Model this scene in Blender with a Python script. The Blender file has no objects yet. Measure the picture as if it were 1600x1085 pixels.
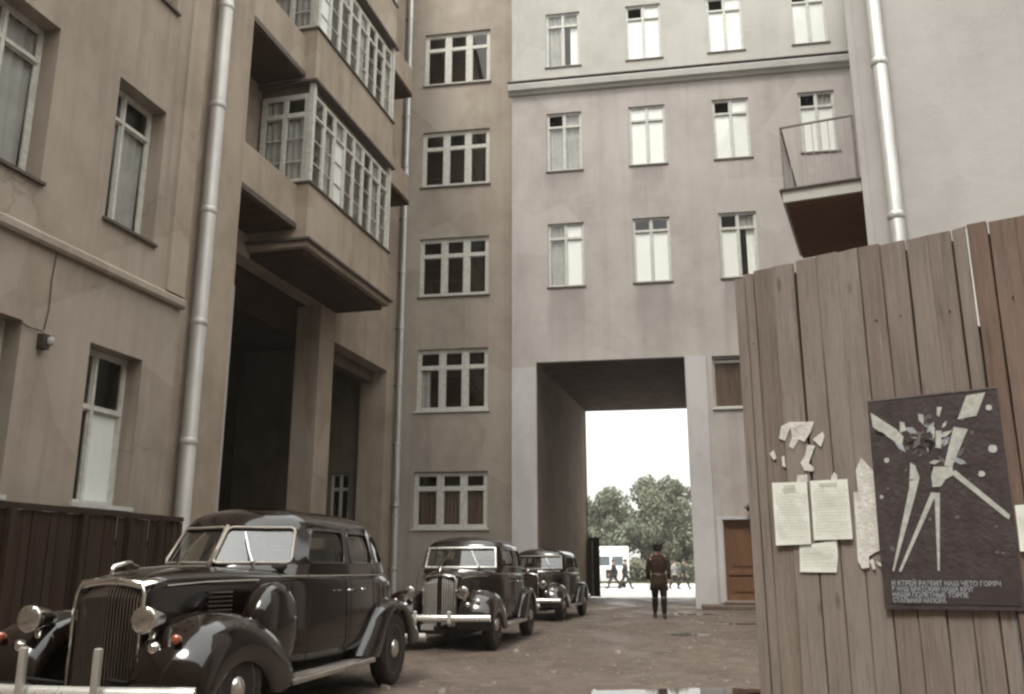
import bpy, bmesh, math, random
from mathutils import Vector, Matrix, noise
R = math.radians
rnd = random.Random(7)
S = bpy.context.scene
COL = S.collection

# ------------------------------------------------------------------ camera
E_H = 1.2
cam = bpy.data.cameras.new("camera"); camo = bpy.data.objects.new("camera", cam); COL.objects.link(camo)
cam.sensor_width = 36; cam.lens = 36 * 1400 / 1600; cam.clip_end = 2000; cam.clip_start = 0.05
camo.location = (0, 0, E_H); camo.rotation_euler = (R(90) + math.atan(347 / 1400), 0, 0)
S.camera = camo
# ------------------------------------------------------------------ sky, sun, exposure
SUN_EL, SUN_AZ = 60, 208         # azimuth clockwise from +Y: behind the camera, a little to the left
w = bpy.data.worlds.new("World"); S.world = w; w.use_nodes = True
nt = w.node_tree; nt.nodes.clear()
out = nt.nodes.new("ShaderNodeOutputWorld"); bg = nt.nodes.new("ShaderNodeBackground")
sky = nt.nodes.new("ShaderNodeTexSky"); sky.sky_type = 'NISHITA'; sky.sun_disc = False
sky.sun_elevation = R(SUN_EL); sky.sun_rotation = R(SUN_AZ); sky.dust_density = 3
hs = nt.nodes.new("ShaderNodeHueSaturation"); hs.inputs['Saturation'].default_value = 0.3
mx = nt.nodes.new("ShaderNodeMix"); mx.data_type = 'RGBA'; mx.inputs[0].default_value = 0.8
nz = nt.nodes.new("ShaderNodeTexNoise"); nz.inputs['Scale'].default_value = 1.6; nz.inputs['Detail'].default_value = 4
cr = nt.nodes.new("ShaderNodeValToRGB")
cr.color_ramp.elements[0].position = .3; cr.color_ramp.elements[0].color = (0.80, 0.815, 0.78, 1)
cr.color_ramp.elements[1].position = .7; cr.color_ramp.elements[1].color = (1.0, 1.0, 0.955, 1)
ml = nt.nodes.new("ShaderNodeVectorMath"); ml.operation = 'SCALE'; ml.inputs['Scale'].default_value = 13.0
L = nt.links.new
L(sky.outputs[0], hs.inputs['Color']); L(hs.outputs[0], mx.inputs[6])
L(nz.outputs[0], cr.inputs[0]); L(cr.outputs[0], ml.inputs[0]); L(ml.outputs[0], mx.inputs[7])
tcw = nt.nodes.new("ShaderNodeTexCoord"); spw = nt.nodes.new("ShaderNodeSeparateXYZ"); L(tcw.outputs['Generated'], spw.inputs[0])
grd = nt.nodes.new("ShaderNodeMapRange"); grd.inputs[1].default_value = 0; grd.inputs[2].default_value = 1; grd.inputs[3].default_value = .45; grd.inputs[4].default_value = 1.75
L(spw.outputs[2], grd.inputs[0]); gm2 = nt.nodes.new("ShaderNodeVectorMath"); gm2.operation = 'SCALE'
L(mx.outputs[2], gm2.inputs[0]); L(grd.outputs[0], gm2.inputs['Scale'])   # overcast sky: zenith about three times the horizon
L(gm2.outputs[0], bg.inputs[0]); L(bg.outputs[0], out.inputs[0])
bg.inputs[1].default_value = 0.1
sun = bpy.data.lights.new("sun", 'SUN'); suno = bpy.data.objects.new("sun", sun); COL.objects.link(suno)
sun.energy = 1.3; sun.angle = R(16); sun.color = (1.0, 0.95, 0.86)
sd = Vector((math.sin(R(SUN_AZ)) * math.cos(R(SUN_EL)), math.cos(R(SUN_AZ)) * math.cos(R(SUN_EL)), math.sin(R(SUN_EL))))
suno.rotation_euler = sd.to_track_quat('Z', 'Y').to_euler()
S.view_settings.view_transform = 'Standard'; S.view_settings.look = 'None'
S.view_settings.gamma = 1; S.view_settings.use_curve_mapping = False
S.view_settings.exposure = 1.05
S.render.engine = 'CYCLES'
S.cycles.pixel_filter_type = 'BLACKMAN_HARRIS'; S.cycles.filter_width = 2.5
S.cycles.max_bounces = 8; S.cycles.diffuse_bounces = 2; S.cycles.use_denoising = True
S.cycles.sample_clamp_indirect = 8

# ------------------------------------------------------------------ materials
def mat(name):
    m = bpy.data.materials.new(name); m.use_nodes = True
    n = m.node_tree; n.nodes.clear()
    o = n.nodes.new("ShaderNodeOutputMaterial"); b = n.nodes.new("ShaderNodeBsdfPrincipled")
    n.links.new(b.outputs[0], o.inputs[0])
    return m, n, b
def N(n, t, **k):
    x = n.nodes.new(t)
    for a, v in k.items():
        if a.startswith('i_'):
            x.inputs[a[2:].replace('_', ' ')].default_value = v
        else: setattr(x, a, v)
    return x
def coords(n, scale=(1, 1, 1), src='Object'):
    tc = N(n, "ShaderNodeTexCoord"); mp = N(n, "ShaderNodeMapping")
    mp.inputs['Scale'].default_value = scale
    n.links.new(tc.outputs[src], mp.inputs[0]); return mp.outputs[0]
def mixc(n, fac, a, b, mode='MIX'):
    m = N(n, "ShaderNodeMix", data_type='RGBA', blend_type=mode)
    for i, v in ((0, fac), (6, a), (7, b)):
        if hasattr(v, 'is_linked') or hasattr(v, 'links'): n.links.new(v, m.inputs[i])
        else: m.inputs[i].default_value = v if i == 0 else (*v[:3], 1)
    return m.outputs[2]
def ramp(n, src, p0, p1, a=0., b=1.):
    r = N(n, "ShaderNodeMapRange"); r.inputs[1].default_value = p0; r.inputs[2].default_value = p1
    r.inputs[3].default_value = a; r.inputs[4].default_value = b
    n.links.new(src, r.inputs[0]); return r.outputs[0]
def noi(n, vec, scale, detail=4, rough=.55):
    t = N(n, "ShaderNodeTexNoise"); t.inputs['Scale'].default_value = scale
    t.inputs['Detail'].default_value = detail; t.inputs['Roughness'].default_value = rough
    n.links.new(vec, t.inputs[0]); return t.outputs[0]
def bump(n, b, h, s, d=.02):
    k = N(n, "ShaderNodeBump"); k.inputs['Strength'].default_value = s; k.inputs['Distance'].default_value = d
    n.links.new(h, k.inputs['Height']); n.links.new(k.outputs[0], b.inputs['Normal'])
def mth(n, op, a, b=None):
    m = N(n, "ShaderNodeMath", operation=op)
    for i, v in enumerate((a, b)):
        if v is None: continue
        if isinstance(v, (int, float)): m.inputs[i].default_value = v
        else: n.links.new(v, m.inputs[i])
    return m.outputs[0]

def stucco(name, base, dark, light, streak=.5, sills=None):
    m, n, b = mat(name)
    v = coords(n)
    big = ramp(n, noi(n, v, .35, 7, .65), .42, .58)
    mid = ramp(n, noi(n, coords(n, (1, 1, .7)), 1.7, 6, .65), .45, .7)
    c = mixc(n, big, dark, base)
    mi = mth(n, 'MULTIPLY', mid, .45)
    c = mixc(n, mi, c, light)
    # rain streaks running down the plaster
    st = ramp(n, noi(n, coords(n, (2.6, 2.6, .11)), 1.0, 5, .6), .5, .72)
    st = mth(n, 'MULTIPLY', st, streak)
    c = mixc(n, st, c, tuple(x * .72 for x in dark))
    st2 = ramp(n, noi(n, coords(n, (3.3, 3.3, .14)), 1.3, 4, .6), .56, .74)
    st2 = mth(n, 'MULTIPLY', st2, streak * .6)
    c = mixc(n, st2, c, light)
    # plaster repairs and blotches
    vo = N(n, "ShaderNodeTexVoronoi"); vo.inputs['Scale'].default_value = .55
    n.links.new(v, vo.inputs[0])
    pt = ramp(n, vo.outputs['Color'], .74, .78)
    pt = mth(n, 'MULTIPLY', pt, .38)
    c = mixc(n, pt, c, light)
    if sills:
        # brown run-off stains left on the plaster below each sill of one row
        sep = N(n, "ShaderNodeSeparateXYZ"); n.links.new(v, sep.inputs[0])
        wob = mth(n, 'MULTIPLY', noi(n, coords(n, (3, 3, .6)), 1.5), .5)
        xx = mth(n, 'ADD', sep.outputs[0], mth(n, 'SUBTRACT', wob, .25))
        tot = None
        for (xa, xb, zt, zl) in sills:
            k1 = ramp(n, xx, xa - .05, xa + .15); k2 = ramp(n, xx, xb + .05, xb - .15)
            k3 = ramp(n, sep.outputs[2], zt - zl, zt - .1); k4 = ramp(n, sep.outputs[2], zt + .03, zt)
            k = mth(n, 'MULTIPLY', mth(n, 'MULTIPLY', k1, k2), mth(n, 'MULTIPLY', k3, k4))
            tot = k if tot is None else mth(n, 'MAXIMUM', tot, k)
        c = mixc(n, mth(n, 'MULTIPLY', tot, .55), c, tuple(x * .62 for x in dark))
    vd = N(n, "ShaderNodeTexVoronoi", feature='DISTANCE_TO_EDGE'); vd.inputs['Scale'].default_value = .45
    wv = N(n, "ShaderNodeVectorMath", operation='ADD'); nn_ = N(n, "ShaderNodeTexNoise"); nn_.inputs['Scale'].default_value = 1.8; nn_.inputs['Detail'].default_value = 6
    n.links.new(v, nn_.inputs[0]); n.links.new(v, wv.inputs[0]); n.links.new(nn_.outputs['Color'], wv.inputs[1]); n.links.new(wv.outputs[0], vd.inputs[0])
    ck = ramp(n, vd.outputs['Distance'], .010, .002); ck = mth(n, 'MULTIPLY', ck, ramp(n, noi(n, v, .6, 3), .5, .6))
    c = mixc(n, mth(n, 'MULTIPLY', ck, .5 * streak), c, tuple(x * .45 for x in dark))
    fine = noi(n, v, 40, 5, .7)
    c = mixc(n, mth(n, 'MULTIPLY', ramp(n, fine, .4, .7), .2), c, dark)
    n.links.new(c, b.inputs['Base Color']); b.inputs['Roughness'].default_value = .92
    b.inputs['Specular IOR Level'].default_value = .2
    h = mth(n, 'ADD', mth(n, 'MULTIPLY', fine, .4), noi(n, v, 2.2, 5, .6))
    bump(n, b, h, .35, .03)
    return m

def simple(name, col, rough=.6, metal=0., var=.25, scale=6, coat=0., spec=.5, sc=(1, 1, 1), bmp=0., col2=None):
    m, n, b = mat(name)
    f = ramp(n, noi(n, coords(n, sc), scale, 5, .6), .35, .7)
    c = mixc(n, f, col, col2 if col2 else tuple(x * (1 - var) for x in col))
    n.links.new(c, b.inputs['Base Color']); b.inputs['Metallic'].default_value = metal
    r = ramp(n, noi(n, coords(n), scale * 1.7, 4), .3, .7, max(0.02, rough * .8), min(1, rough * 1.2))
    n.links.new(r, b.inputs['Roughness'])
    b.inputs['Coat Weight'].default_value = coat; b.inputs['Coat Roughness'].default_value = .06
    b.inputs['Specular IOR Level'].default_value = spec
    if bmp: bump(n, b, noi(n, coords(n, sc), scale * 3, 5), bmp, .01)
    return m

def wood(name, c1, c2, c3, grain=14, rough=.8, b_s=.4, knots=True):
    m, n, b = mat(name)
    oi = N(n, "ShaderNodeObjectInfo")
    tc = N(n, "ShaderNodeTexCoord"); mp = N(n, "ShaderNodeMapping")
    mp.inputs['Scale'].default_value = (grain * 3.2, grain, grain * .16)
    off = N(n, "ShaderNodeCombineXYZ")
    rr = mth(n, 'MULTIPLY', oi.outputs['Random'], 37.)
    n.links.new(rr, off.inputs[2]); n.links.new(rr, off.inputs[1])
    n.links.new(off.outputs[0], mp.inputs['Location'])
    n.links.new(tc.outputs['Object'], mp.inputs[0])
    g = noi(n, mp.outputs[0], 1.0, 6, .6)
    c = mixc(n, ramp(n, g, .35, .65), c1, c2)
    per = mth(n, 'MULTIPLY', ramp(n, oi.outputs['Random'], 0, 1), .55)
    c = mixc(n, per, c, c3)
    mp2 = N(n, "ShaderNodeMapping"); mp2.inputs['Scale'].default_value = (1.3, 1, .5)
    n.links.new(off.outputs[0], mp2.inputs['Location']); n.links.new(tc.outputs['Object'], mp2.inputs[0])
    big = ramp(n, noi(n, mp2.outputs[0], 2.2, 5, .6), .45, .7)
    c = mixc(n, mth(n, 'MULTIPLY', big, .4), c, tuple(x * .55 for x in c2))
    mp3 = N(n, "ShaderNodeMapping"); mp3.inputs['Scale'].default_value = (grain * 9, grain * 2, grain * .5)
    n.links.new(off.outputs[0], mp3.inputs['Location']); n.links.new(tc.outputs['Object'], mp3.inputs[0])
    g3 = noi(n, mp3.outputs[0], 1.6, 6, .7); c = mixc(n, mth(n, 'MULTIPLY', ramp(n, g3, .5, .7), .5), c, tuple(x * .5 for x in c2))
    g4 = noi(n, mp3.outputs[0], .8, 6, .7); c = mixc(n, mth(n, 'MULTIPLY', ramp(n, g4, .56, .7), .4), c, tuple(min(1, x * 1.5) for x in c3))
    kn = N(n, "ShaderNodeTexVoronoi"); kn.inputs['Scale'].default_value = 1.; mp4 = N(n, "ShaderNodeMapping"); mp4.inputs['Scale'].default_value = (7, 1, 2.1)
    n.links.new(off.outputs[0], mp4.inputs['Location']); n.links.new(tc.outputs['Object'], mp4.inputs[0]); n.links.new(mp4.outputs[0], kn.inputs[0])
    c = mixc(n, mth(n, 'MULTIPLY', ramp(n, kn.outputs['Distance'], .12, .05), .6), c, tuple(x * .35 for x in c2))
    line = ramp(n, g, .60, .68)
    c = mixc(n, mth(n, 'MULTIPLY', line, .35), c, tuple(x * .4 for x in c2))
    n.links.new(c, b.inputs['Base Color']); b.inputs['Roughness'].default_value = rough
    b.inputs['Specular IOR Level'].default_value = .25
    bump(n, b, g, b_s, .006)
    return m

def glassmat(name, ior, tint, rough=.01):
    m = bpy.data.materials.new(name); m.use_nodes = True; n = m.node_tree; n.nodes.clear()
    o = N(n, "ShaderNodeOutputMaterial"); mxs = N(n, "ShaderNodeMixShader")
    lw = N(n, "ShaderNodeLayerWeight"); f0 = ((ior - 1) / (ior + 1)) ** 2
    pw = mth(n, 'POWER', lw.outputs['Facing'], 5.0); fr_o = mth(n, 'ADD', mth(n, 'MULTIPLY', pw, 1 - f0), f0)
    t = N(n, "ShaderNodeBsdfTransparent"); t.inputs[0].default_value = (*tint, 1)
    g = N(n, "ShaderNodeBsdfGlossy"); g.inputs['Roughness'].default_value = rough
    k = N(n, "ShaderNodeBump"); k.inputs['Strength'].default_value = .05; k.inputs['Distance'].default_value = .02
    n.links.new(noi(n, coords(n), 1.5, 2), k.inputs['Height']); n.links.new(k.outputs[0], g.inputs['Normal'])
    n.links.new(fr_o, mxs.inputs[0]); n.links.new(t.outputs[0], mxs.inputs[1]); n.links.new(g.outputs[0], mxs.inputs[2])
    n.links.new(mxs.outputs[0], o.inputs[0]); return m

M = {}
M['stA'] = stucco("stucco_brown", (.372, .312, .255), (.285, .238, .192), (.445, .39, .33), .7)
M['stB'] = stucco("stucco_brown_pale", (.41, .335, .265), (.32, .258, .20), (.49, .42, .345), .55)
M['stC'] = stucco("stucco_tower", (.40, .345, .29), (.32, .275, .23), (.46, .41, .355), .4)
rows = []
for a_, b_ in ((1.26, 2.5), (4.2, 5.45), (7.1, 8.33)): rows.append((a_, b_, 10.5, 2.3))
for a_, b_ in ((1.26, 2.5), (4.2, 5.45)): rows.append((a_, b_, 14.8, .9))
M['stD'] = stucco("stucco_grey", (.445, .41, .39), (.375, .338, .32), (.50, .47, .45), .4, rows)
M['stD2'] = stucco("stucco_pale_upper", (.475, .465, .435), (.41, .40, .372), (.53, .52, .49), .15)
M['stP'] = stucco("stucco_pier", (.53, .51, .51), (.45, .43, .43), (.58, .56, .55), .2)
M['stG'] = stucco("stucco_right_pale", (.455, .435, .42), (.39, .37, .358), (.50, .48, .462), .12)
M['stG2'] = stucco("stucco_right_patch", (.435, .405, .40), (.375, .35, .345), (.48, .455, .445), .15)
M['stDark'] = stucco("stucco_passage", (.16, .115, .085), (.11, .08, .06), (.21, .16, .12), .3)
M['port'] = simple('portal_shade_plaster', (.05, .026, .014), .95, var=.4, scale=1.2, spec=.1)  # near-black colour puts the deep portal's shade into the plaster
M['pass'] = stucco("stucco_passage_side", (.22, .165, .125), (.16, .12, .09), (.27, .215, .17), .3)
M['soffit'] = simple("soffit_shade_brown", (.065, .03, .016), .9, var=.35, scale=1.5, spec=.1)  # shade of slab undersides and ceilings put into the colour
M['soffit2'] = simple('soffit_shade_light', (.17, .085, .05), .9, var=.3, scale=1.5, spec=.1)  # lighter brown, shade under the right balcony put into the colour
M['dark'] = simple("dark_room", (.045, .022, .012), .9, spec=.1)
M['frame'] = simple("window_paint", (.66, .64, .58), .5, var=.3, scale=9)
M['frameD'] = simple("window_paint_grey", (.60, .59, .55), .5, var=.25, scale=9)
M['sillL'] = simple("sill_light", (.62, .60, .56), .6, var=.2)
M['sillD'] = simple("sill_metal_dark", (.10, .075, .06), .6, var=.3)
M['whiteFill'] = simple("white_pane_fill", (.93, .94, .91), .9, var=.04, scale=3, spec=.1)  # in the facade windows this white stands in for reflected sky
M['curtG'] = simple("curtain_grey", (.42, .41, .38), .9, var=.25, scale=3, spec=.1)
M['curtB'] = simple("curtain_brown", (.15, .10, .075), .9, var=.5, scale=14, sc=(1, 1, .1), spec=.1)
M['glass'] = glassmat("window_glass", 1.7, (.97, .98, .97))
M['carglass'] = glassmat("car_glass", 2.3, (.7, .7, .66))
M['pipe'] = simple("zinc_pipe", (.60, .60, .58), .42, metal=.35, var=.25, scale=2.5, sc=(1, 1, .4))
M['pipeB'] = simple("zinc_pipe_dirty", (.50, .48, .45), .5, metal=.3, var=.35, scale=3, sc=(1, 1, .4), col2=(.62, .60, .57))
M['iron'] = simple("rusty_iron", (.055, .035, .025), .7, var=.4, scale=10)
M['ironG'] = simple("grey_rail_iron", (.22, .18, .16), .6, var=.4, scale=10)
M['wire'] = simple("cable", (.05, .04, .035), .7)
M['fence'] = wood("fence_board", (.275, .225, .193), (.205, .165, .138), (.34, .30, .275))
M['fenceR'] = wood("fence_board_red", (.235, .165, .135), (.17, .118, .095), (.27, .205, .175))
M['shed'] = wood("dark_board", (.050, .028, .018), (.028, .016, .011), (.070, .042, .028), 8)
M['door'] = wood("door_wood", (.17, .085, .045), (.12, .058, .03), (.20, .11, .06), 9, .55)
M['gate'] = wood("gate_wood", (.035, .02, .014), (.02, .012, .009), (.05, .03, .02), 8)
M['paper'] = simple("paper", (.90, .93, .86), .8, var=.10, scale=7, bmp=.3, spec=.1)
M['paperT'] = simple("torn_paper", (.84, .83, .78), .85, var=.3, scale=25, bmp=.5, spec=.1)
M['ink'] = simple("print_grey", (.55, .58, .53), .9, var=.3, scale=40)
M['poster'] = simple("poster_dark", (.075, .058, .064), .6, var=.45, scale=14, bmp=.4, col2=(.040, .028, .028))
M['posterB'] = simple("poster_band", (.060, .044, .046), .55, var=.3, scale=9)
M['posterW'] = simple("poster_beam", (.62, .64, .60), .6, var=.35, scale=30)
M['posterM'] = simple("poster_mid", (.20, .175, .175), .6, var=.4, scale=26)
M['posterT'] = simple("poster_text", (.42, .46, .50), .6, var=.25, scale=30)
M['paint'] = simple("car_paint_black", (.008, .0035, .002), .11, var=.4, scale=2.0, spec=.5, coat=.3)
M['paint2'] = simple("car_paint_brown", (.016, .008, .006), .16, var=.4, scale=2.0, coat=.35)
M['paint3'] = simple("car_paint_dark", (.013, .006, .004), .16, var=.4, scale=2.0, coat=.6)
M['chrome'] = simple("chrome", (.78, .76, .72), .12, metal=1., var=.15, scale=5)
M['bump'] = simple("bumper_metal", (.88, .87, .82), .3, metal=.6, var=.05, scale=5)
M['grille'] = simple("grille_metal", (.12, .095, .078), .35, metal=.6, var=.2, scale=5)
M['grilleL'] = simple("grille_metal_light", (.55, .52, .48), .4, metal=.5, var=.2, scale=5)
M['lens'] = simple("lamp_lens", (.96, .96, .92), .12, metal=.35, var=.05, scale=3, coat=.5)
M['amber'] = simple("amber_lens", (.38, .085, .035), .2, var=.2, coat=1.)
M['tyre'] = simple("tyre_rubber", (.03, .022, .018), .8, var=.4, scale=9, bmp=.3)
M['rim'] = simple("wheel_paint", (.36, .32, .28), .35, metal=.3, var=.3, scale=5)
M['seat'] = simple("seat_leather", (.10, .065, .045), .6, var=.3)
M['under'] = simple("chassis_black", (.012, .008, .006), .9)
M['skin'] = simple("skin", (.48, .30, .22), .6, var=.1)
M['khaki'] = simple("khaki_wool", (.050, .032, .022), .9, var=.3, scale=12, spec=.1)
M['khaki2'] = simple("khaki_dark_wool", (.04, .024, .017), .9, var=.3, scale=12, spec=.1)
M['belt'] = simple("leather_belt", (.10, .05, .025), .5)
M['boot'] = simple("black_boot", (.018, .012, .01), .4)
M['navy'] = simple("dark_suit", (.03, .028, .03), .85, var=.3)
M['shirt'] = simple("grey_jacket", (.33, .32, .31), .85, var=.3)
M['van'] = simple("van_white", (.78, .78, .76), .4, var=.08, scale=2, coat=.3)
M['vanblue'] = simple("van_window_blind", (.10, .12, .13), .3)
M['conc'] = simple("concrete", (.40, .37, .33), .9, var=.3, scale=3, bmp=.4)

# ------------------------------------------------------------------ mesh builder
class MB:
    def __init__(s, m=None): s.v = []; s.f = []; s.M = m or Matrix()
    def add(s, vs, fs):
        o = len(s.v); s.v += [tuple(s.M @ Vector(p)) for p in vs]; s.f += [tuple(i + o for i in f) for f in fs]
        return s
    def box(s, x0, x1, y0, y1, z0, z1):
        v = [(x0, y0, z0), (x1, y0, z0), (x1, y1, z0), (x0, y1, z0), (x0, y0, z1), (x1, y0, z1), (x1, y1, z1), (x0, y1, z1)]
        return s.add(v, [(0, 3, 2, 1), (4, 5, 6, 7), (0, 1, 5, 4), (1, 2, 6, 5), (2, 3, 7, 6), (3, 0, 4, 7)])
    def prism(s, pts, y0, y1):
        """polygon in XZ extruded along Y"""
        n = len(pts)
        v = [(x, y0, z) for x, z in pts] + [(x, y1, z) for x, z in pts]
        return s.add(v, [tuple(range(n)), tuple(reversed(range(n, 2 * n)))] + [(i, i + n, (i + 1) % n + n, (i + 1) % n) for i in range(n)])
    def tube(s, pts, r, n=8, cap=True):
        pts = [Vector(p) for p in pts]; rs = r if isinstance(r, (list, tuple)) else [r] * len(pts)
        vs = []; fs = []
        up = Vector((0, 0, 1)); last = None
        for i, p in enumerate(pts):
            t = (pts[min(i + 1, len(pts) - 1)] - pts[max(i - 1, 0)]).normalized()
            a = last if last is not None else (Vector((1, 0, 0)) if abs(t.z) > .9 else up)
            b = t.cross(a).normalized(); a = b.cross(t).normalized(); last = a
            for k in range(n):
                g = 2 * math.pi * k / n; vs.append(p + (a * math.cos(g) + b * math.sin(g)) * rs[i])
            if i: fs += [((i - 1) * n + k, (i - 1) * n + (k + 1) % n, i * n + (k + 1) % n, i * n + k) for k in range(n)]
        if cap: fs += [tuple(reversed(range(n))), tuple(range((len(pts) - 1) * n, len(pts) * n))]
        return s.add(vs, fs)
    def lathe(s, prof, c=(0, 0, 0), axis='Y', n=24):
        vs = []; fs = []
        for r, h in prof:
            for k in range(n):
                g = 2 * math.pi * k / n; a, b = r * math.cos(g), r * math.sin(g)
                p = (a, h, b) if axis == 'Y' else ((h, a, b) if axis == 'X' else (a, b, h))
                vs.append((p[0] + c[0], p[1] + c[1], p[2] + c[2]))
        m = len(prof)
        for i in range(m - 1): fs += [(i * n + k, i * n + (k + 1) % n, (i + 1) * n + (k + 1) % n, (i + 1) * n + k) for k in range(n)]
        if prof[0][0] > 1e-4: fs.append(tuple(range(n)))
        if prof[-1][0] > 1e-4: fs.append(tuple((m - 1) * n + k for k in reversed(range(n))))
        return s.add(vs, fs)
    def grid(s, rows, closed=False):
        n = len(rows[0]); vs = [p for r in rows for p in r]; fs = []
        for i in range(len(rows) - 1):
            for k in range(n if closed else n - 1):
                fs.append((i * n + k, i * n + (k + 1) % n, (i + 1) * n + (k + 1) % n, (i + 1) * n + k))
        return s.add(vs, fs)
    def build(s, name, m, parent=None, smooth=False, bevel=0, sub=0, fix=False, solid=0, auto=None):
        me = bpy.data.meshes.new(name); me.from_pydata(s.v, [], s.f); me.materials.append(m)
        if fix or smooth:
            bm = bmesh.new(); bm.from_mesh(me); bmesh.ops.remove_doubles(bm, verts=bm.verts, dist=1e-5)
            bmesh.ops.recalc_face_normals(bm, faces=bm.faces); bm.to_mesh(me); bm.free()
        if smooth:
            me.shade_smooth()
            if auto:
                try: me.set_sharp_from_angle(angle=R(auto))
                except Exception: pass
        o = bpy.data.objects.new(name, me); COL.objects.link(o)
        if parent: o.parent = parent
        if solid:
            d = o.modifiers.new("solid", 'SOLIDIFY'); d.thickness = solid; d.offset = -1
        if bevel:
            d = o.modifiers.new("bevel", 'BEVEL'); d.width = bevel; d.segments = 2; d.limit_method = 'ANGLE'
        if sub:
            d = o.modifiers.new("sub", 'SUBSURF'); d.levels = sub; d.render_levels = sub
        return o
def tag(o, label=None, cat=None, group=None, kind=None):
    if label: o['label'] = label
    if cat: o['category'] = cat
    if group: o['group'] = group
    if kind: o['kind'] = kind
    return o
def thing(name, label, cat, loc=(0, 0, 0), rz=0, group=None):
    o = bpy.data.objects.new(name, None); COL.objects.link(o); o.location = loc; o.rotation_euler = (0, 0, R(rz))
    o.empty_display_size = .3
    return tag(o, label, cat, group)

# ------------------------------------------------------------------ wall, window, pipe makers (wall frame: x along, y into the building, z up)
def wall(name, parent, m, x0, x1, z0, z1, ops=(), t=.35, T=None, y=0., reveal=None):
    mb = MB(T)
    xs = sorted({x0, x1, *[v for o in ops for v in o[:2]]}); zs = sorted({z0, z1, *[v for o in ops for v in o[2:4]]})
    for i in range(len(xs) - 1):
        for k in range(len(zs) - 1):
            cx, cz = (xs[i] + xs[i + 1]) / 2, (zs[k] + zs[k + 1]) / 2
            if any(o[0] < cx < o[1] and o[2] < cz < o[3] for o in ops): continue
            mb.add([(xs[i], y, zs[k]), (xs[i + 1], y, zs[k]), (xs[i + 1], y, zs[k + 1]), (xs[i], y, zs[k + 1])], [(0, 1, 2, 3)])
    for a, b, c, d in [o[:4] for o in ops]:
        mb.add([(a, y, c), (b, y, c), (b, y + t, c), (a, y + t, c)], [(0, 3, 2, 1)] if c > z0 else [])
        mb.add([(a, y, d), (b, y, d), (b, y + t, d), (a, y + t, d)], [(0, 1, 2, 3)])
        mb.add([(a, y, c), (a, y + t, c), (a, y + t, d), (a, y, d)], [(0, 3, 2, 1)])
        mb.add([(b, y, c), (b, y + t, c), (b, y + t, d), (b, y, d)], [(0, 1, 2, 3)])
    return mb.build(name, m, parent)

def curtain_or_glare(parent, T, a, b, c, d, y, m, waves=4, amp=.02):
    n = max(8, int(waves * 6)); rows = []
    for z in (c, (c + d) / 2, d):
        rows.append([(a + (b - a) * i / n, y + amp * math.sin(i / n * waves * 6.283 + (z * 1.3)) + amp, z) for i in range(n + 1)])
    return MB(T).grid(rows).build('curtain_or_glare', m, parent, smooth=True)

def window(parent, x0, x1, z0, z1, y=.2, cols=(.5,), tr=.75, fw=.07, T=None, cells=None, fm='frame', sill='L', bars=(), sill_out=.06, waves=3, label=None, mull=None):
    """frame with outer bars, mullions at cols, a transom at tr and optional extra bars; cells: one letter a pane, bottom row then top row"""
    T = T or Matrix(); mull = mull or fw
    mb = MB(T); W, H = x1 - x0, z1 - z0
    mb.box(x0, x0 + fw, y, y + .07, z0, z1); mb.box(x1 - fw, x1, y, y + .07, z0, z1)
    mb.box(x0 + fw, x1 - fw, y, y + .07, z0, z0 + fw); mb.box(x0 + fw, x1 - fw, y, y + .07, z1 - fw, z1)
    xe = [x0 + fw] + [v for c in cols for v in (x0 + c * W - mull / 2, x0 + c * W + mull / 2)] + [x1 - fw]
    zt = z0 + tr * H if tr else None
    ze = [z0 + fw] + ([zt - fw / 2, zt + fw / 2] if tr else []) + [z1 - fw]
    for i in range(1, len(xe) - 1, 2): mb.box(xe[i], xe[i + 1], y - .012, y + .062, z0 + fw, z1 - fw)
    if tr:
        for i in range(0, len(xe), 2): mb.box(xe[i], xe[i + 1], y - .02, y + .055, ze[1], ze[2])
    for i in range(0, len(xe), 2):
        for bz in bars:
            zz = z0 + bz * H; mb.box(xe[i], xe[i + 1], y + .01, y + .05, zz - .014, zz + .014)
        # casement stiles
        for k in range(0, len(ze), 2):
            a, b, c, d = xe[i], xe[i + 1], ze[k], ze[k + 1]; q = .025
            mb.box(a, a + q, y + .012, y + .05, c, d); mb.box(b - q, b, y + .012, y + .05, c, d)
            mb.box(a + q, b - q, y + .012, y + .05, c, c + q); mb.box(a + q, b - q, y + .012, y + .05, d - q, d)
    o = mb.build('window', M[fm], parent)
    if label: o['label'] = label
    n = len(xe) // 2; idx = 0
    for k in range(0, len(ze), 2):
        for i in range(0, len(xe), 2):
            ch = cells[idx] if cells else 'd'; idx += 1
            a, b, c, d = xe[i], xe[i + 1], ze[k], ze[k + 1]
            if ch != 'o':
                MB(T).add([(a + .02, y + .03, c + .02), (b - .02, y + .03, c + .02), (b - .02, y + .03, d - .02), (a + .02, y + .03, d - .02)], [(0, 1, 2, 3)]).build('pane', M['glass'], o)
            if ch in 'wgb':
                curtain_or_glare(o, T, a, b, c, d, y + (.040 if ch == 'w' else .075), M[{'w': 'whiteFill', 'g': 'curtG', 'b': 'curtB'}[ch]], waves if ch != 'w' else 1.5, .022 if ch != 'w' else .003)
            elif ch == 'h':   # half drawn
                curtain_or_glare(o, T, a + (b - a) * .45, b, c, d, y + .075, M['whiteFill'], 2, .015)
            elif ch == 'l':
                curtain_or_glare(o, T, a, a + (b - a) * .5, c, d, y + .075, M['curtG'], 2, .02)
    if sill:
        if sill == 'L': MB(T).box(x0 - .06, x1 + .06, -sill_out, y, z0 - .05, z0 + .012).build('sill', M['sillL'], o)
        else: MB(T).box(x0 - .05, x1 + .05, -sill_out, y, z0 - .035, z0 + .01).build('sill', M['sillD'], o)
    return o

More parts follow.
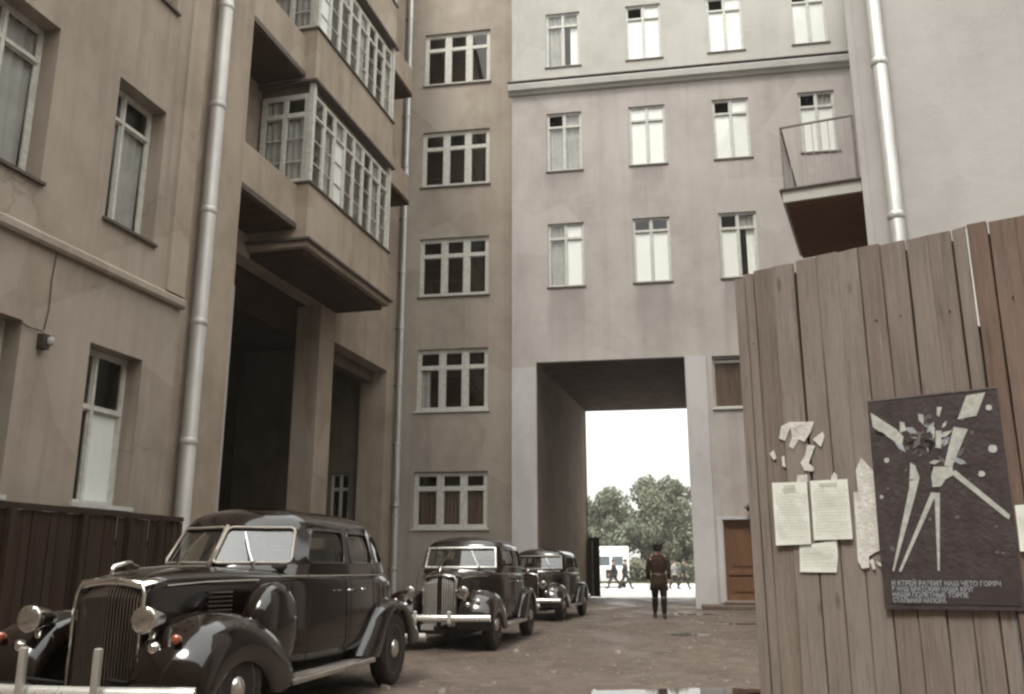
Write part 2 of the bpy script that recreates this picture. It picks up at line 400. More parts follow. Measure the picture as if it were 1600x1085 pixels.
def pipe(parent, x, y, z0, z1, r, m, foot=True, step=2.1):
    mb = MB(); pts = [(x, y, z0 + .35), (x, y, z1)]
    if foot: pts = [(x, y - .3, z0 + .12), (x, y - .08, z0 + .25)] + [(x, y, z0 + .45), (x, y, z1)]
    mb.tube(pts, r, 14); p = mb.build('downpipe', m, parent, smooth=True, auto=50)
    z = z0 + 1.2
    while z < z1:
        MB().lathe([(r + .002, -.06), (r + .014, -.045), (r + .014, .045), (r + .002, .06)], (x, y, z), 'Z', 14).build('collar', m, p, smooth=True, auto=40)
        MB().box(x - .012, x + .012, y + r * .6, max(y + r + .03, 0.0), z - .02, z + .02).build('bracket', M['iron'], p)
        z += step
    return p

# ------------------------------------------------------------------ GROUND
PUD = [(3.34, 17.53, .32, .3), (4.82, 25.4, .7, .45), (1.75, 9.35, 1.15, .42), (3.2, 9.25, .7, .25), (4.9, 21, .5, .25)]
def gh(x, y):
    h = .020 * noise.noise(Vector((x * .8, y * .8, 1))) + .010 * noise.noise(Vector((x * 2.7, y * 2.7, 2))) + .004 * noise.noise(Vector((x * 9, y * 9, 3)))
    for px, py, a, b in PUD:
        d = ((x - px) / a) ** 2 + ((y - py) / b) ** 2
        if d < 9: h -= .035 * math.exp(-d * .9)
    return h + .022
def ground_mat(name, c1, c2, c3, wet):
    m, n, b = mat(name); v = coords(n)
    a = ramp(n, noi(n, v, .5, 6, .62), .35, .65); c = mixc(n, a, c1, c2)
    f = ramp(n, noi(n, v, 4, 7, .7), .42, .66); c = mixc(n, mth(n, 'MULTIPLY', f, .7), c, c3)
    vv = noi(n, v, 13, 5, .7)
    c = mixc(n, mth(n, 'MULTIPLY', ramp(n, vv, .58, .70), .5), c, tuple(x * 1.8 for x in c1))
    fl = noi(n, coords(n, (1.1, 1.8, 1)), 2.6, 7, .72); c = mixc(n, mth(n, 'MULTIPLY', ramp(n, fl, .57, .64), .55), c, tuple(x * 1.9 for x in c1))
    c = mixc(n, mth(n, 'MULTIPLY', ramp(n, noi(n, coords(n, (1, .6, 1)), 1.6, 5, .6), .52, .7), .5), c, tuple(x * .5 for x in c3))
    n.links.new(c, b.inputs['Base Color'])
    r = ramp(n, noi(n, coords(n, (1, .5, 1)), .9, 5, .6), .38, .6, wet, .9)
    n.links.new(r, b.inputs['Roughness'])
    bump(n, b, mth(n, 'ADD', vv, mth(n, 'MULTIPLY', noi(n, v, 50, 4), .4)), .6, .03)
    return m
M['ground'] = ground_mat("yard_dirt", (.135, .100, .078), (.100, .073, .057), (.062, .043, .033), .45)
M['terrain'] = simple("terrain_dirt", (.14, .12, .09), .95, var=.3, scale=.1)
M['street'] = simple("street_concrete", (.60, .585, .56), .8, var=.15, scale=.5)
mb = MB(); mb.add([(-300, -300, -.06), (300, -300, -.06), (300, 300, -.06), (-300, 300, -.06)], [(0, 1, 2, 3)])
tag(mb.build('terrain', M['terrain']), kind='structure')
def sheet(name, x0, x1, y0, y1, st, m):
    nx, ny = int((x1 - x0) / st), int((y1 - y0) / st)
    rows = [[(x0 + st * i, y0 + st * k, gh(x0 + st * i, y0 + st * k)) for i in range(nx + 1)] for k in range(ny + 1)]
    return tag(MB().grid(rows).build(name, m, smooth=True), kind='structure')
sheet('courtyard_ground', -9.6, 14.4, -6, 39.6, .12, M['ground'])
mb = MB(); mb.box(-120, 130, 39.6, 78, -.05, .012)
tag(mb.build('street', M['street']), kind='structure')
M['park'] = simple("park_grass", (.07, .085, .04), .95, var=.3, scale=.5)
tag(MB().box(-120, 130, 78, 150, -.05, .14).build('park_lawn', M['park']), kind='structure')
wm, wn, wb = mat("puddle_water"); wb.inputs['Base Color'].default_value = (.05, .036, .028, 1); wb.inputs['Roughness'].default_value = .03
wb.inputs['IOR'].default_value = 1.33; wb.inputs['Specular IOR Level'].default_value = .9
bump(wn, wb, noi(wn, coords(wn), 3, 3), .03, .01)
wlab = ["small puddle in the open yard right of the middle car", "puddle on the dirt just in front of the archway", "wide shallow puddle at the bottom edge nearest the camera",
        "small puddle at the foot of the board fence", "thin puddle between the soldier and the brown door"]
for (px, py, a, b), lb in zip(PUD, wlab):
    n = 24; pts = []
    for k in range(n):
        g = 6.283 * k / n; q = 1.25 + .3 * noise.noise(Vector((math.cos(g) * 2 + px, math.sin(g) * 2, py)))
        pts.append((px + a * q * math.cos(g), py + b * q * math.sin(g), -.0015 + .012))
    tag(MB().add(pts, [tuple(range(n))]).build('puddle', wm), lb, 'puddle', 'puddles in the courtyard')

# ------------------------------------------------------------------ A: left block
A = thing('apartment_block', "brown stuccoed block at the left edge with deep window openings and a string course", 'building', (-9.13, 0, 0), 75.96)
opsA = [(12.80, 13.98, 2.08, 4.35), (12.78, 13.95, 6.24, 8.57), (12.78, 13.95, 10.45, 12.8),
        (10.33, 11.52, 2.08, 4.33), (10.33, 11.50, 6.24, 8.57), (10.33, 11.5, 10.45, 12.8)]
wall('wall', A, M['stA'], -4, 14.8, 0, 26, opsA, .34)
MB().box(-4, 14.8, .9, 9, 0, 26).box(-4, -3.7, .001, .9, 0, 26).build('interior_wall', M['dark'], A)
MB().box(14.5, 14.799, .001, 9.3, 0, 25.99).build('end_wall', M['stA'], A)
MB().box(-4.2, 15, -.3, 9.4, 26, 26.4).build('roof', M['sillD'], A)
mb = MB(); prof = [(0, 5.40), (-.07, 5.40), (-.10, 5.44), (-.10, 5.53), (-.05, 5.57), (0, 5.60)]
mb.grid([[(x, y, z) for y, z in prof] for x in (-4, 14.82)]); mb.add([(14.82, y, z) for y, z in prof], [tuple(range(6))])
mb.build('string_course', M['stA'], A)
MB().box(14.35, 14.83, -.05, .002, 5.61, 26).build('corner_strip', M['stB'], A)
kw = dict(y=.27, cols=(.42,), fw=.06)
window(A, *opsA[0], tr=.62, cells='dwdd', waves=2, **kw)
window(A, *opsA[1], tr=.78, cells='ggdd', **kw, sill='D')
window(A, *opsA[2], tr=.78, cells='dddd', **kw, sill='D')
window(A, *opsA[3], tr=.62, cells='dddd', **kw)
window(A, *opsA[4], tr=.78, cells='ggdg', **kw, sill='D')
window(A, *opsA[5], tr=.78, cells='dddd', **kw, sill='D')
wall('setback_wall', A, M['stB'], 14.801, 16.9, 0, 26, (), .1, y=.35)
MB().box(14.801, 16.9, .352, 9, 0, 25.9).build('setback_block', M['stB'], A)
pipe(A, 15.60, .16, 0, 26, .135, M['pipeB'])
cb = MB().tube([(11.93, -.02, 5.38), (11.9, -.025, 5.0), (11.92, -.02, 4.6), (11.87, -.03, 4.28)], .008, 5).tube([(11.45, -.02, 4.30), (11.6, -.02, 4.26), (11.85, -.03, 4.26)], .008, 5)
cbo = cb.build('cable', M['wire'], A)
lp = MB().box(11.80, 11.92, -.10, -.001, 4.02, 4.22).build('junction_box', M['iron'], A)
MB().lathe([(.0, .03), (.04, .02), (.045, -.05), (.03, -.09), (0, -.1)], (11.90, -.13, 4.16), 'Z', 10).build('lamp_glass', M['curtG'], lp, smooth=True)

# dark board fence in front of it
SF = thing('board_fence', "dark brown board fence along the foot of the left block behind the big car", 'fence', (-9.13, 0, 0), 75.96)
me0 = None; x = 6.2; k = 0
while x < 14.75:
    wd = .135 + .02 * rnd.random(); h = 1.90 + .012 * rnd.random()
    o = MB().box(-wd / 2 + .006, wd / 2 - .006, -.012, .012, .03, h).build('board', M['shed'], SF)
    o.location = (x + wd / 2, -.37 + .008 * rnd.random(), 0); o.rotation_euler = (R(rnd.uniform(-.3, .3)), R(rnd.uniform(-.3, .3)), R(rnd.uniform(-2, 2)))
    x += wd
MB().box(6.2, 14.8, -.42, -.32, 1.915, 1.985).build('top_rail', M['shed'], SF)
for za in (.5, 1.5): MB().box(6.2, 14.8, -.354, -.30, za, za + .1).build('rail', M['shed'], SF)
for xx in (7, 9.4, 11.3, 12.55, 13.5, 14.2):
    MB().box(xx - .045, xx + .045, -.47, -.39, .0, 1.91).build('post', M['shed'], SF)

# ------------------------------------------------------------------ B: recessed wing with portal and glazed bays
B = thing('portal_wing', "recessed brown wing with a tall dark portal, square column and stacked glazed bays", 'building', (-11.98, 0, 0), 75.96)
opsB = [(21.48, 27.17, 0, 8.79), (27.17, 31.42, 0, 7.9)]
for k in range(4):
    z = 10.5 + 4.2 * k; opsB.append((27.95, 29.3, z - .9, z + 1.9))
wall('wall', B, M['stB'], 17.2, 32.35, 0, 26, opsB, .5)
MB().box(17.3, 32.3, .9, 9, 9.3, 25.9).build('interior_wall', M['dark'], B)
MB().box(17.1, 33, -.3, 9.2, 26.01, 26.41).build('roof', M['sillD'], B)
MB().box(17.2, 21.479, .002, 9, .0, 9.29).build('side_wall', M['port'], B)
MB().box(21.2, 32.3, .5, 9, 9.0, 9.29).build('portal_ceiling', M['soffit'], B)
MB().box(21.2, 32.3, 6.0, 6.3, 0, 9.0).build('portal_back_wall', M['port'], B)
MB().box(31.421, 32.3, .501, .96, 0, 9.0).build('pilaster', M['stB'], B)
TE = Matrix(((0, 1, 0, 31.9), (1, 0, 0, 0), (0, 0, 1, 0), (0, 0, 0, 1)))   # end wall facing back toward the near side
wall('end_wall', B, M['pass'], .961, 6, 0, 9.0, [(1.45, 2.15, 2.6, 4.45)], .25, T=TE)
MB().box(32.25, 32.35, .9, 6, 0, 8).build('end_room', M['dark'], B)
window(B, 1.45, 2.15, 2.6, 4.45, y=.1, cols=(.5,), tr=.7, T=TE, cells='dddd', fw=.06)
MB().box(26.2, 27.168, .002, .78, 0, 8.785).build('column', M['stB'], B, bevel=.02)
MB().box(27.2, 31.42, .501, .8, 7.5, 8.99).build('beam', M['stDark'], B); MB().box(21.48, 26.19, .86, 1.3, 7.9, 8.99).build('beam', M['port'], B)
# windows in the portal back wall, dim
for xx in (22.6, 24.6, 28.5):
    window(B, xx, xx + 1.1, 1.2, 3.4, y=5.9, cols=(.5,), tr=.7, cells='dddd', sill=None, fw=.06)
MB().box(21.30, 21.478, -.03, -.001, 0, 7.9).build('portal_jamb', M['stP'], B)
pipe(B, 32.12, -.22, 0, 26, .10, M['pipe'])
# glazed bays, one a storey
Zb = [9.14, 13.52, 17.75, 21.9]
X0, X1, YB = 21.94, 27.3, -1.6
for k, z in enumerate(Zb):
    zg0, zg1 = z + 1.5, (Zb[k + 1] if k < 3 else 25.6)
    bay = MB().box(X0, X1, YB, -.001, z, zg0).build('bay', M['stB'], B, bevel=.012)
    MB().box(X0 - .05, X1 + .05, YB - .05, -.002, zg0 + .001, zg0 + .05).build('sill', M['sillD'], bay)
    MB().box(X0 - .10, X1 + .10, YB - .10, -.003, zg1 - .07, zg1 - .002).build('cornice', M['sillD'], bay)
    MB().box(X0 + .15, X1 - .15, YB + .15, -.003, zg1 - .32, zg1 - .07).build('ceiling', M['pass'], bay)
    if k == 0:
        MB().box(X0 - .16, X1 + .13, YB - .16, -.004, z - .06, z - .001).build('slab_edge', M['sillD'], bay)
        MB().box(X0 - .06, X1 + .04, YB - .06, -.004, z - .2, z - .061).build('slab_step', M['stB'], bay)
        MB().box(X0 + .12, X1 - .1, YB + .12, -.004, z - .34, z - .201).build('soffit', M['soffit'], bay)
    # glazing: corner posts, five units on the long side, one on the short side
    zz0, zz1 = zg0 + .05, zg1 - .32
    for px, py in ((X0 + .07, YB + .07), (X1 - .07, YB + .07)): MB().box(px - .07, px + .07, py - .07, py + .07, zz0, zz1 + .25).build('corner_post', M['frame'], bay)
    nU = 4; us = (X1 - X0 - .28) / nU
    for u in range(nU):
        a = X0 + .14 + u * us
        window(bay, a + .002, a + us - .002, zz0, zz1, y=YB + .05, cols=(.5,), tr=.76, fw=.065, cells=('dgdd', 'wdgd', 'ddgd', 'gdgd')[(u + k) % 4], bars=(.25, .5), sill=None, mull=.12)
    TL = Matrix(((0, 1, 0, X0 + .0), (-1, 0, 0, 0), (0, 0, 1, 0), (0, 0, 0, 1)))   # faces -x; its x runs from the wall outwards
    window(bay, .10, 1.46, zz0, zz1, y=.05, cols=(.5,), tr=.76, fw=.12, T=TL, cells='gggd', bars=(.25, .5), sill=None, mull=.10)
    TRr = Matrix(((0, -1, 0, X1), (1, 0, 0, 0), (0, 0, 1, 0), (0, 0, 0, 1)))
    window(bay, -1.46, -.10, zz0, zz1, y=.05, cols=(.5,), tr=.76, fw=.06, T=TRr, cells='dddd', bars=(.25, .5), sill=None)
    MB().box(X0 + .3, X1 - .3, -.45, -.36, zg0 + .05, zg1 - .33).build('inner_screen', M['pass'], bay)
    # balcony between the left block and the bay
    zb = 9.43 + 4.2 * k
    bal = MB().box(17.4, X0 - .003, -1.32, -.002, zb, zb + .14).build('balcony', M['sillD'], B)
    MB().box(17.4, X0 - .003, -1.28, -1.16, zb + .141, zb + 1.15).box(17.4, 17.52, -1.16, -.002, zb + .141, zb + 1.15).build('parapet', M['stB'], bal)
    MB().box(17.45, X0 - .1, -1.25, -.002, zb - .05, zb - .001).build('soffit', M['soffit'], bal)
    # short balcony past the bay
    if k:
        b2 = MB().box(27.45, 30.6, -.95, -.002, zb + .02, zb + .17).build('balcony', M['soffit'], B)
        MB().box(27.45, 30.6, -.93, -.83, zb + .171, zb + 1.1).box(30.5, 30.6, -.83, -.002, zb + .171, zb + 1.1).build('parapet', M['stB'], b2)
for k in range(4):
    o = opsB[k + 2]; window(B, *o, y=.2, cols=(.5,), tr=.75, cells='dddd', sill='D')

# ------------------------------------------------------------------ C: stair tower with triple windows
C = thing('stair_tower', "taupe stuccoed strip of facade with five stacked triple windows beside the archway block", 'building', (-4.16, 31.3, 0), -9.85)
zc = [(2.52, 4.46), (6.57, 8.82), (10.76, 13.02), (15.05, 17.32), (19.26, 21.52)]
opsC = [(.78, 3.37, a, b) for a, b in zc]
wall('wall', C, M['stC'], -.1, 4.3, 0, 26, opsC, .16)
MB().box(-4, 4.3, .9, 10, 0, 25.9).build('interior_wall', M['dark'], C)
MB().box(-4, 4.3, -.2, 10, 26, 26.4).build('roof', M['sillD'], C)
cc = ['bbbddd', 'lddddd', 'ddddddd', 'dddddd', 'dddddd']
for i, o in enumerate(opsC):
    window(C, *o, y=.10, cols=(.355, .675), tr=.70, fw=.13, cells=cc[i], waves=5, mull=.22, sill='L' if i < 2 else 'D')

# ------------------------------------------------------------------ D: archway block
D = thing('archway_block', "grey plastered block with a tall square carriage archway and rows of white windows", 'building', (0, 29.6, 0), -9.85)
colsD = [(1.27, 2.52), (4.20, 5.46), (7.09, 8.33), (9.98, 11.18)]
rowsD = [(10.58, 12.91), (14.88, 17.15), (19.0, 21.22)]
opsD = [(a, b, c, d) for c, d in rowsD[:2] for a, b in colsD] + [(6.62, 7.74, 6.23, 7.95), (6.69, 7.73, .26, 2.69), (.83, 5.74, 0, 7.97)]
wall('wall', D, M['stD'], 0, 16, 0, 18.0, opsD, .2)
wall('upper_wall', D, M['stD2'], 0, 16, 18.0, 26, [(a, b, *rowsD[2]) for a, b in colsD], .2)
DX = .74
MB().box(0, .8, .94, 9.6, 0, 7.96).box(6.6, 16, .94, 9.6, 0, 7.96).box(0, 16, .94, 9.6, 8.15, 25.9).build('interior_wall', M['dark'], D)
MB().box(.001, .25, .001, 1.1, 0, 7.97).box(.001, .25, .001, 1.1, 7.98, 25.98).build('end_wall', M['stC'], D)
MB().box(-.1, 16, -.25, 10.3, 26, 26.4).build('roof', M['sillD'], D)
# passage: skewed left and right sides, ceiling
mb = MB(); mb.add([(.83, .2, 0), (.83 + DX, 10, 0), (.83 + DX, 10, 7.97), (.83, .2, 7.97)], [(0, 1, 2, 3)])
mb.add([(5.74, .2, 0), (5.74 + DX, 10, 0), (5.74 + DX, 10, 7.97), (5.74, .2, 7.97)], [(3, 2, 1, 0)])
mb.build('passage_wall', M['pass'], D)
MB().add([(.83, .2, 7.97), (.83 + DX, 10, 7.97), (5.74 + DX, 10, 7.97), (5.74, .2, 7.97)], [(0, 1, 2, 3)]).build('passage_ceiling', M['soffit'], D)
wall('street_wall', D, M['stD'], 0, 16, 0, 26, [(.83 + DX, 5.74 + DX, 0, 7.97)], -.01, y=10)
MB().box(0, .83 + DX, 9.7, 9.99, 0, 25.9).box(5.75 + DX, 16, 9.7, 9.99, 0, 25.9).box(.84 + DX, 5.74 + DX, 9.7, 9.99, 7.98, 25.9).build('street_wall_back', M['dark'], D)
MB().box(.001, .829, -.035, -.001, 0, 7.80).build('pilaster', M['stP'], D)
MB().box(5.745, 6.42, -.035, -.001, 0, 7.97).build('pilaster', M['stP'], D)
MB().box(6.50, 6.655, -.03, -.001, .2, 2.8).box(6.655, 7.8, -.03, -.001, 2.70, 2.8).build('door_surround', M['stP'], D)
mb = MB(); prof = [(0, 17.94), (-.08, 17.96), (-.12, 18.04), (-.22, 18.10), (-.24, 18.30), (-.2, 18.36), (0, 18.42)]
mb.grid([[(x, y, z) for y, z in prof] for x in (-.12, 11.85)]); mb.add([(-.12, y, z) for y, z in prof], [tuple(range(7))])
mb.build('cornice', M['stD2'], D)
MB().box(-.14, 11.87, -.255, -.0, 18.421, 18.445).build('cornice_flashing', M['ironG'], D)
MB().tube([(11.80, -.05, 26), (11.82, -.05, 18.6), (11.80, -.27, 18.3), (11.85, -.05, 17.6), (11.95, -.05, 10)], .035, 6).build('cable', M['iron'], D)
cw = {(0, 0): 'gwgw', (0, 1): 'wwdd', (0, 2): 'whdg', (1, 0): 'ggog', (1, 1): 'wwww', (1, 2): 'wwow', (1, 3): 'wwog',
      (2, 0): 'ghgg', (2, 1): 'wwow', (2, 2): 'wwow', (2, 3): 'wwow'}
for r_, (c, d) in enumerate(rowsD):
    for q, (a, b) in enumerate(colsD):
        if (r_, q) not in cw: continue
        window(D, a, b, c, d, y=.07, cols=(.5,), tr=.76 if (r_, q) != (0, 1) else .80, fw=.07, cells=cw[(r_, q)], sill='D', fm='frameD', waves=3, sill_out=.04)
window(D, 9.98, 11.18, 10.58, 12.91, y=.07, cols=(.5,), tr=.76, fw=.07, cells='wwdd', sill='D', fm='frameD', sill_out=.04)
wo = window(D, 6.62, 7.74, 6.23, 7.95, y=.14, cols=(), tr=.90, fw=.05, cells='bd', sill='L', fm='frameD', waves=2)
dr = MB().box(6.69, 7.73, .15, .2, .26, 2.69).build('door', M['door'], D)
MB().box(6.69, 6.80, .115, .149, .26, 2.69).box(7.62, 7.73, .115, .149, .26, 2.69).box(6.80, 7.62, .115, .149, 2.5, 2.69).box(6.80, 7.62, .115, .149, .26, .42).box(6.80, 7.62, .115, .149, 1.02, 1.16).build('door_frame', M['door'], dr, bevel=.008)
MB().box(6.9, 7.52, .13, .149, .52, .92).box(6.9, 7.52, .13, .149, 1.28, 2.38).build('door_panel', M['door'], dr, bevel=.01)
MB().lathe([(.02, 0), (.02, .05), (.035, .06), (.035, .09), (0, .1)], (7.55, .05, 1.32), 'Y', 10).build('handle', M['iron'], dr, smooth=True)
lm = MB().tube([(7.45, 0, 3.1), (7.45, -.2, 3.16), (7.45, -.26, 3.08)], .018, 6).build('wall_lamp', M['iron'], D)
MB().lathe([(.03, .06), (.13, 0), (.13, -.015), (.05, -.02), (.05, -.1), (0, -.12)], (7.45, -.26, 3.05), 'Z', 14).build('lamp_shade', M['iron'], lm, smooth=True)
# raised pavement along the foot of the facade
PV = MB(Matrix.Translation((0, 29.6, 0)) @ Matrix.Rotation(R(-9.85), 4, 'Z'))
PV.box(5.9, 12.2, -1.3, -.002, -.05, .16).box(6.6, 12.2, -.6, -.003, .161, .25)
tag(PV.build('pavement', M['ground'], bevel=.03), kind='structure')

# street-end gate leaf of the passage
GL = thing('gate_leaf', "tall dark wooden gate leaf folded open at the street end of the archway", 'gate', (3.28, 39.3, 0), 0)
gd = Vector((.50, -.9, 0)).normalized()
GL.rotation_euler = (0, 0, math.atan2(gd.y, gd.x))
for k in range(5):
    MB().box(k * .16 + .004, k * .16 + .156, -.02, .02, .08, 2.5 + .02 * (k % 2)).build('board', M['gate'], GL)
for za in (.35, 2.0): MB().box(0, .8, -.06, -.021, za, za + .12).build('rail', M['gate'], GL)
MB().box(-.1, -.005, -.06, .06, 0, 2.62).build('post', M['gate'], GL)
MB().box(.33, .42, -.075, -.061, .1, 2.35).build('edge_strip', M['frame'], GL)
MB().lathe([(0, .18), (.05, .13), (.05, .03), (.03, 0), (.0, 0)], (-.05, 0, 2.62), 'Z', 10).build('finial', M['conc'], GL, smooth=True)

# ------------------------------------------------------------------ G: right building with balcony
G = thing('pale_building', "pale plastered building rising behind the board fence at the right with a balcony", 'building', (5.5, 13.05, 0), -22.8)
MB().box(0, 12, 0, 14.2, 0, 22).build('wall', M['stG'], G)
MB().box(-.2, 12.2, -.3, 14.3, 22.001, 22.4).build('roof', M['sillD'], G)
MB().box(.001, .10, -.02, -.001, 0, 22).build('corner_strip', M['stG'], G)
MB().box(2.6, 12, -.015, -.001, 0, 8.55).build('repair_patch', M['stG2'], G)
pipe(G, .43, -.17, 0, 22, .115, M['pipe'], step=2.6)
bl = MB().prism([(-1.22, 7.02), (-1.22, 7.22), (-.002, 7.22), (-.002, 7.02)], .15, 2.95).build('balcony', M['stD2'], G)
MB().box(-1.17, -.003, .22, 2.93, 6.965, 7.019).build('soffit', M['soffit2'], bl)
MB().box(-1.26, -.003, .11, 2.98, 7.221, 7.245).build('deck_edge', M['sillD'], bl)
rl = MB()
zt = 8.37
P4 = [(-1.18, .2), (-.05, .2)]
rl.tube([(-.04, .2, zt), (-1.18, .2, zt)], .022, 6); rl.tube([(-1.18, .2, zt), (-1.18, 2.9, zt)], .022, 6)
rl.tube([(-1.18, 2.9, zt), (-.04, 2.9, zt)], .02, 6)
rl.build('top_rail', M['ironG'], bl)
for (px, py, rr) in ((-1.18, .2, .014), (-1.18, 2.9, .035), (-.05, .2, .02), (-.05, 2.9, .02)):
    MB().tube([(px, py, 7.24), (px, py, zt)], rr, 6).build('post', M['ironG'] if rr < .03 else M['iron'], bl)
for k in range(1, 9): MB().tube([(-1.18 + k * .125, .2, 7.245), (-1.18 + k * .125, .2, zt)], .0065, 4).build('baluster', M['stG2'], bl)
for k in range(1, 20): MB().tube([(-1.18, .2 + k * .135, 7.245), (-1.18, .2 + k * .135, zt)], .006, 4).build('baluster', M['stG2'], bl)

# unseen fourth side, added behind the viewpoint to cut low sky light
RW = thing('added_rear_wing', "unseen plain brown wing added behind the camera to dim the courtyard", 'building', (-14, -9, 0), 0)
MB().box(0, 36, -8, 0, 0, 19).build('wall', M['stB'], RW); MB().box(-.2, 36.2, -8.2, .3, 19.001, 19.4).build('roof', M['sillD'], RW)
SW = thing('added_side_wing', "unseen pale low wing added behind the board fence to enclose and dim the courtyard", 'building', (13, -9, 0), 90)  # unseen wing, added to close off side light from the yard
MB().box(0, 17, -8, 0, 0, 12).build('wall', M['stG'], SW); MB().box(-.1, 17.1, -8.2, .3, 12.001, 12.4).build('roof', M['sillD'], SW)

# ------------------------------------------------------------------ F: board fence at the right with notices and poster
FO, FA = (1.23, 4.56, 0), -37.6
F = thing('board_fence', "tall pinkish grey board fence in the right foreground carrying notices and a poster", 'fence', FO, FA)
edges = [-.045, .010, .062, .168, .286, .392, .500, .605, .712, .828, .932, 1.034, 1.095]
e2 = [1.108, 1.19, 1.30, 1.41, 1.53, 1.64, 1.76, 1.87, 1.99, 2.11]
def board(a, b, top, y, m, t=.022):
    a += .0014; b -= .0014; wd = b - a; n = 14; rows = []
    def jit(z, s): return .0035 * noise.noise(Vector((z * 2.3, s * 7.7, a * 31)))
    vs = []; fs = []
    for i in range(n + 1):
        z = top * i / n
        l = -wd / 2 + jit(z, 1); r = wd / 2 + jit(z, 2); q = .004
        zz = z if i < n else z
        dz = (0 if i < n else rnd.uniform(-.006, .006))
        vs += [(l, q, zz), (l + q, 0, zz), (r - q, 0, zz + dz), (r, q, zz + dz), (r, t, zz + dz), (l, t, zz)]
        if i:
            o = (i - 1) * 6
            fs += [(o + k, o + (k + 1) % 6, o + 6 + (k + 1) % 6, o + 6 + k) for k in range(6)]
    fs += [tuple(range(n * 6, n * 6 + 6)), (5, 4, 3, 2, 1, 0)]
    o = MB().add(vs, fs).build('board', m, F)
    o.location = ((a + b) / 2, y, 0); o.rotation_euler = (0, R(rnd.uniform(-.12, .12)), R(rnd.uniform(-1.4, 1.4)))
    return o
for i in range(len(edges) - 1):
    board(edges[i], edges[i + 1], 2.742 + (-.03 if i < 1 else rnd.uniform(-.012, .01)), rnd.uniform(-.002, .003) + (.012 if i == 1 else 0), M['fence'])
for i in range(len(e2) - 1):
    board(e2[i], e2[i + 1], 2.735 + rnd.uniform(-.008, .008), -.012 + rnd.uniform(-.003, .003), M['fenceR'])
MB().box(1.096, 1.106, -.004, .02, 2.26, 2.728).build('light_strip', M['whiteFill'], F)
MB().box(1.094, 1.101, .0, .02, .6, 1.02).build('light_strip', M['posterM'], F)
for i in range(len(edges) - 1): MB().box(edges[i] - .03 if i else edges[i] + .004, edges[i] + .03, .026, .034, 0, 2.69).build('added_gap_lath', M['shed'], F)  # dark laths added so no light shows through the board gaps
for e_ in e2: MB().box(e_ - .03, e_ + .03, .026, .034, 0, 2.69).build('added_gap_lath', M['shed'], F)
for za in (.5, 2.3): MB().box(-.04, 2.1, .036, .09, za, za + .1).build('rail', M['fence'], F)
for xa in (-.045, 1.05, 2.0): MB().box(xa, xa + .1, .092, .19, 0, 2.6).build('post', M['fence'], F)
nm = MB()
for e_ in [(edges[i] + edges[i + 1]) / 2 for i in range(1, 12)] + [(e2[i] + e2[i + 1]) / 2 for i in range(len(e2) - 1)]:
    for zn in (.55, 2.35):
        for q in ((.004,) if rnd.random() < .4 else ()): nm.lathe([(.0045, 0), (.0045, -.003), (0, -.004)], (e_ + q, -.001 if e_ < 1.1 else -.015, zn + rnd.uniform(-.03, .03)), 'Y', 7)
tag(nm.build('nail_heads', M['iron'], F), kind='stuff')
# dark seam under the right panel's strip
TF = Matrix.Translation(FO) @ Matrix.Rotation(R(FA), 4, 'Z')
def sheetp(name, pts, y, m, label=None, cat=None, parent=None, wr=.004, group=None, th=.0012):
    """a thin sheet of paper in the fence plane, subdivided a little so that it cockles"""
    x0 = min(p[0] for p in pts); z0 = min(p[1] for p in pts)
    bm = bmesh.new(); vs = [bm.verts.new((p[0] - x0, 0, p[1] - z0)) for p in pts]; bm.faces.new(vs)
    bmesh.ops.triangulate(bm, faces=bm.faces)
    bmesh.ops.subdivide_edges(bm, edges=bm.edges, cuts=3, use_grid_fill=True)
    for v in bm.verts: v.co.y = -abs(wr * (1 + noise.noise(Vector((v.co.x * 14 + z0 * 9, v.co.z * 14, x0 * 9)))))
    bmesh.ops.recalc_face_normals(bm, faces=bm.faces)
    me = bpy.data.meshes.new(name); bm.to_mesh(me); bm.free(); me.materials.append(m)
    o = bpy.data.objects.new(name, me); COL.objects.link(o)
    d = o.modifiers.new('solid', 'SOLIDIFY'); d.thickness = th; d.offset = 0
    if parent: o.parent = parent; o.location = (x0, y, z0)
    else: o.matrix_world = TF @ Matrix.Translation((x0, y, z0))
    if label: tag(o, label, cat, group)
    return o
n1 = [(.092, 1.617), (.268, 1.612), (.266, 1.316), (.092, 1.312)]
n2 = [(.283, 1.615), (.463, 1.614), (.463, 1.336), (.281, 1.334)]
n3 = [(.205, 1.308), (.385, 1.333), (.385, 1.257), (.372, 1.185), (.198, 1.186), (.205, 1.287)]
def textlines(parent, x0, x1, z0, z1, rows, ox, oz, seed, head=None):
    """print: short dashes of type, as blocks of words too small to read"""
    r = random.Random(seed); mb = MB(); z = z1; y = -.0105
    if head:
        for wd, hh in head:
            cx = (x0 + x1) / 2; a = cx - wd / 2; 
            while a < cx + wd / 2:
                lw = .006; mb.add([(a - ox, y, z - hh - oz), (a + lw - ox, y, z - hh - oz), (a + lw - ox, y, z - oz), (a - ox, y, z - oz)], [(0, 1, 2, 3)]); a += lw + .0025
            z -= hh + .008
        z -= .006
    step = (z - z0) / rows
    for k in range(rows):
        a = x0 + (.012 if k % 5 == 0 else 0)
        end = x1 - (r.random() * .08 if k % 5 == 4 else 0)
        while a < end:
            lw = r.uniform(.006, .02)
            mb.add([(a - ox, y, z - .0022 - oz), (a + lw - ox, y, z - .0022 - oz), (a + lw - ox, y, z - oz), (a - ox, y, z - oz)], [(0, 1, 2, 3)])
            a += lw + .004
        z -= step
    o = mb.build('print', M['ink'], parent); return o
a = sheetp('notice', n3, -.004, M['paper'], "small blank-looking notice sheet hanging below the other two on the fence", 'notice', group='paper notices on the board fence')
textlines(a, .215, .36, 1.20, 1.30, 7, .198, 1.185, 3)
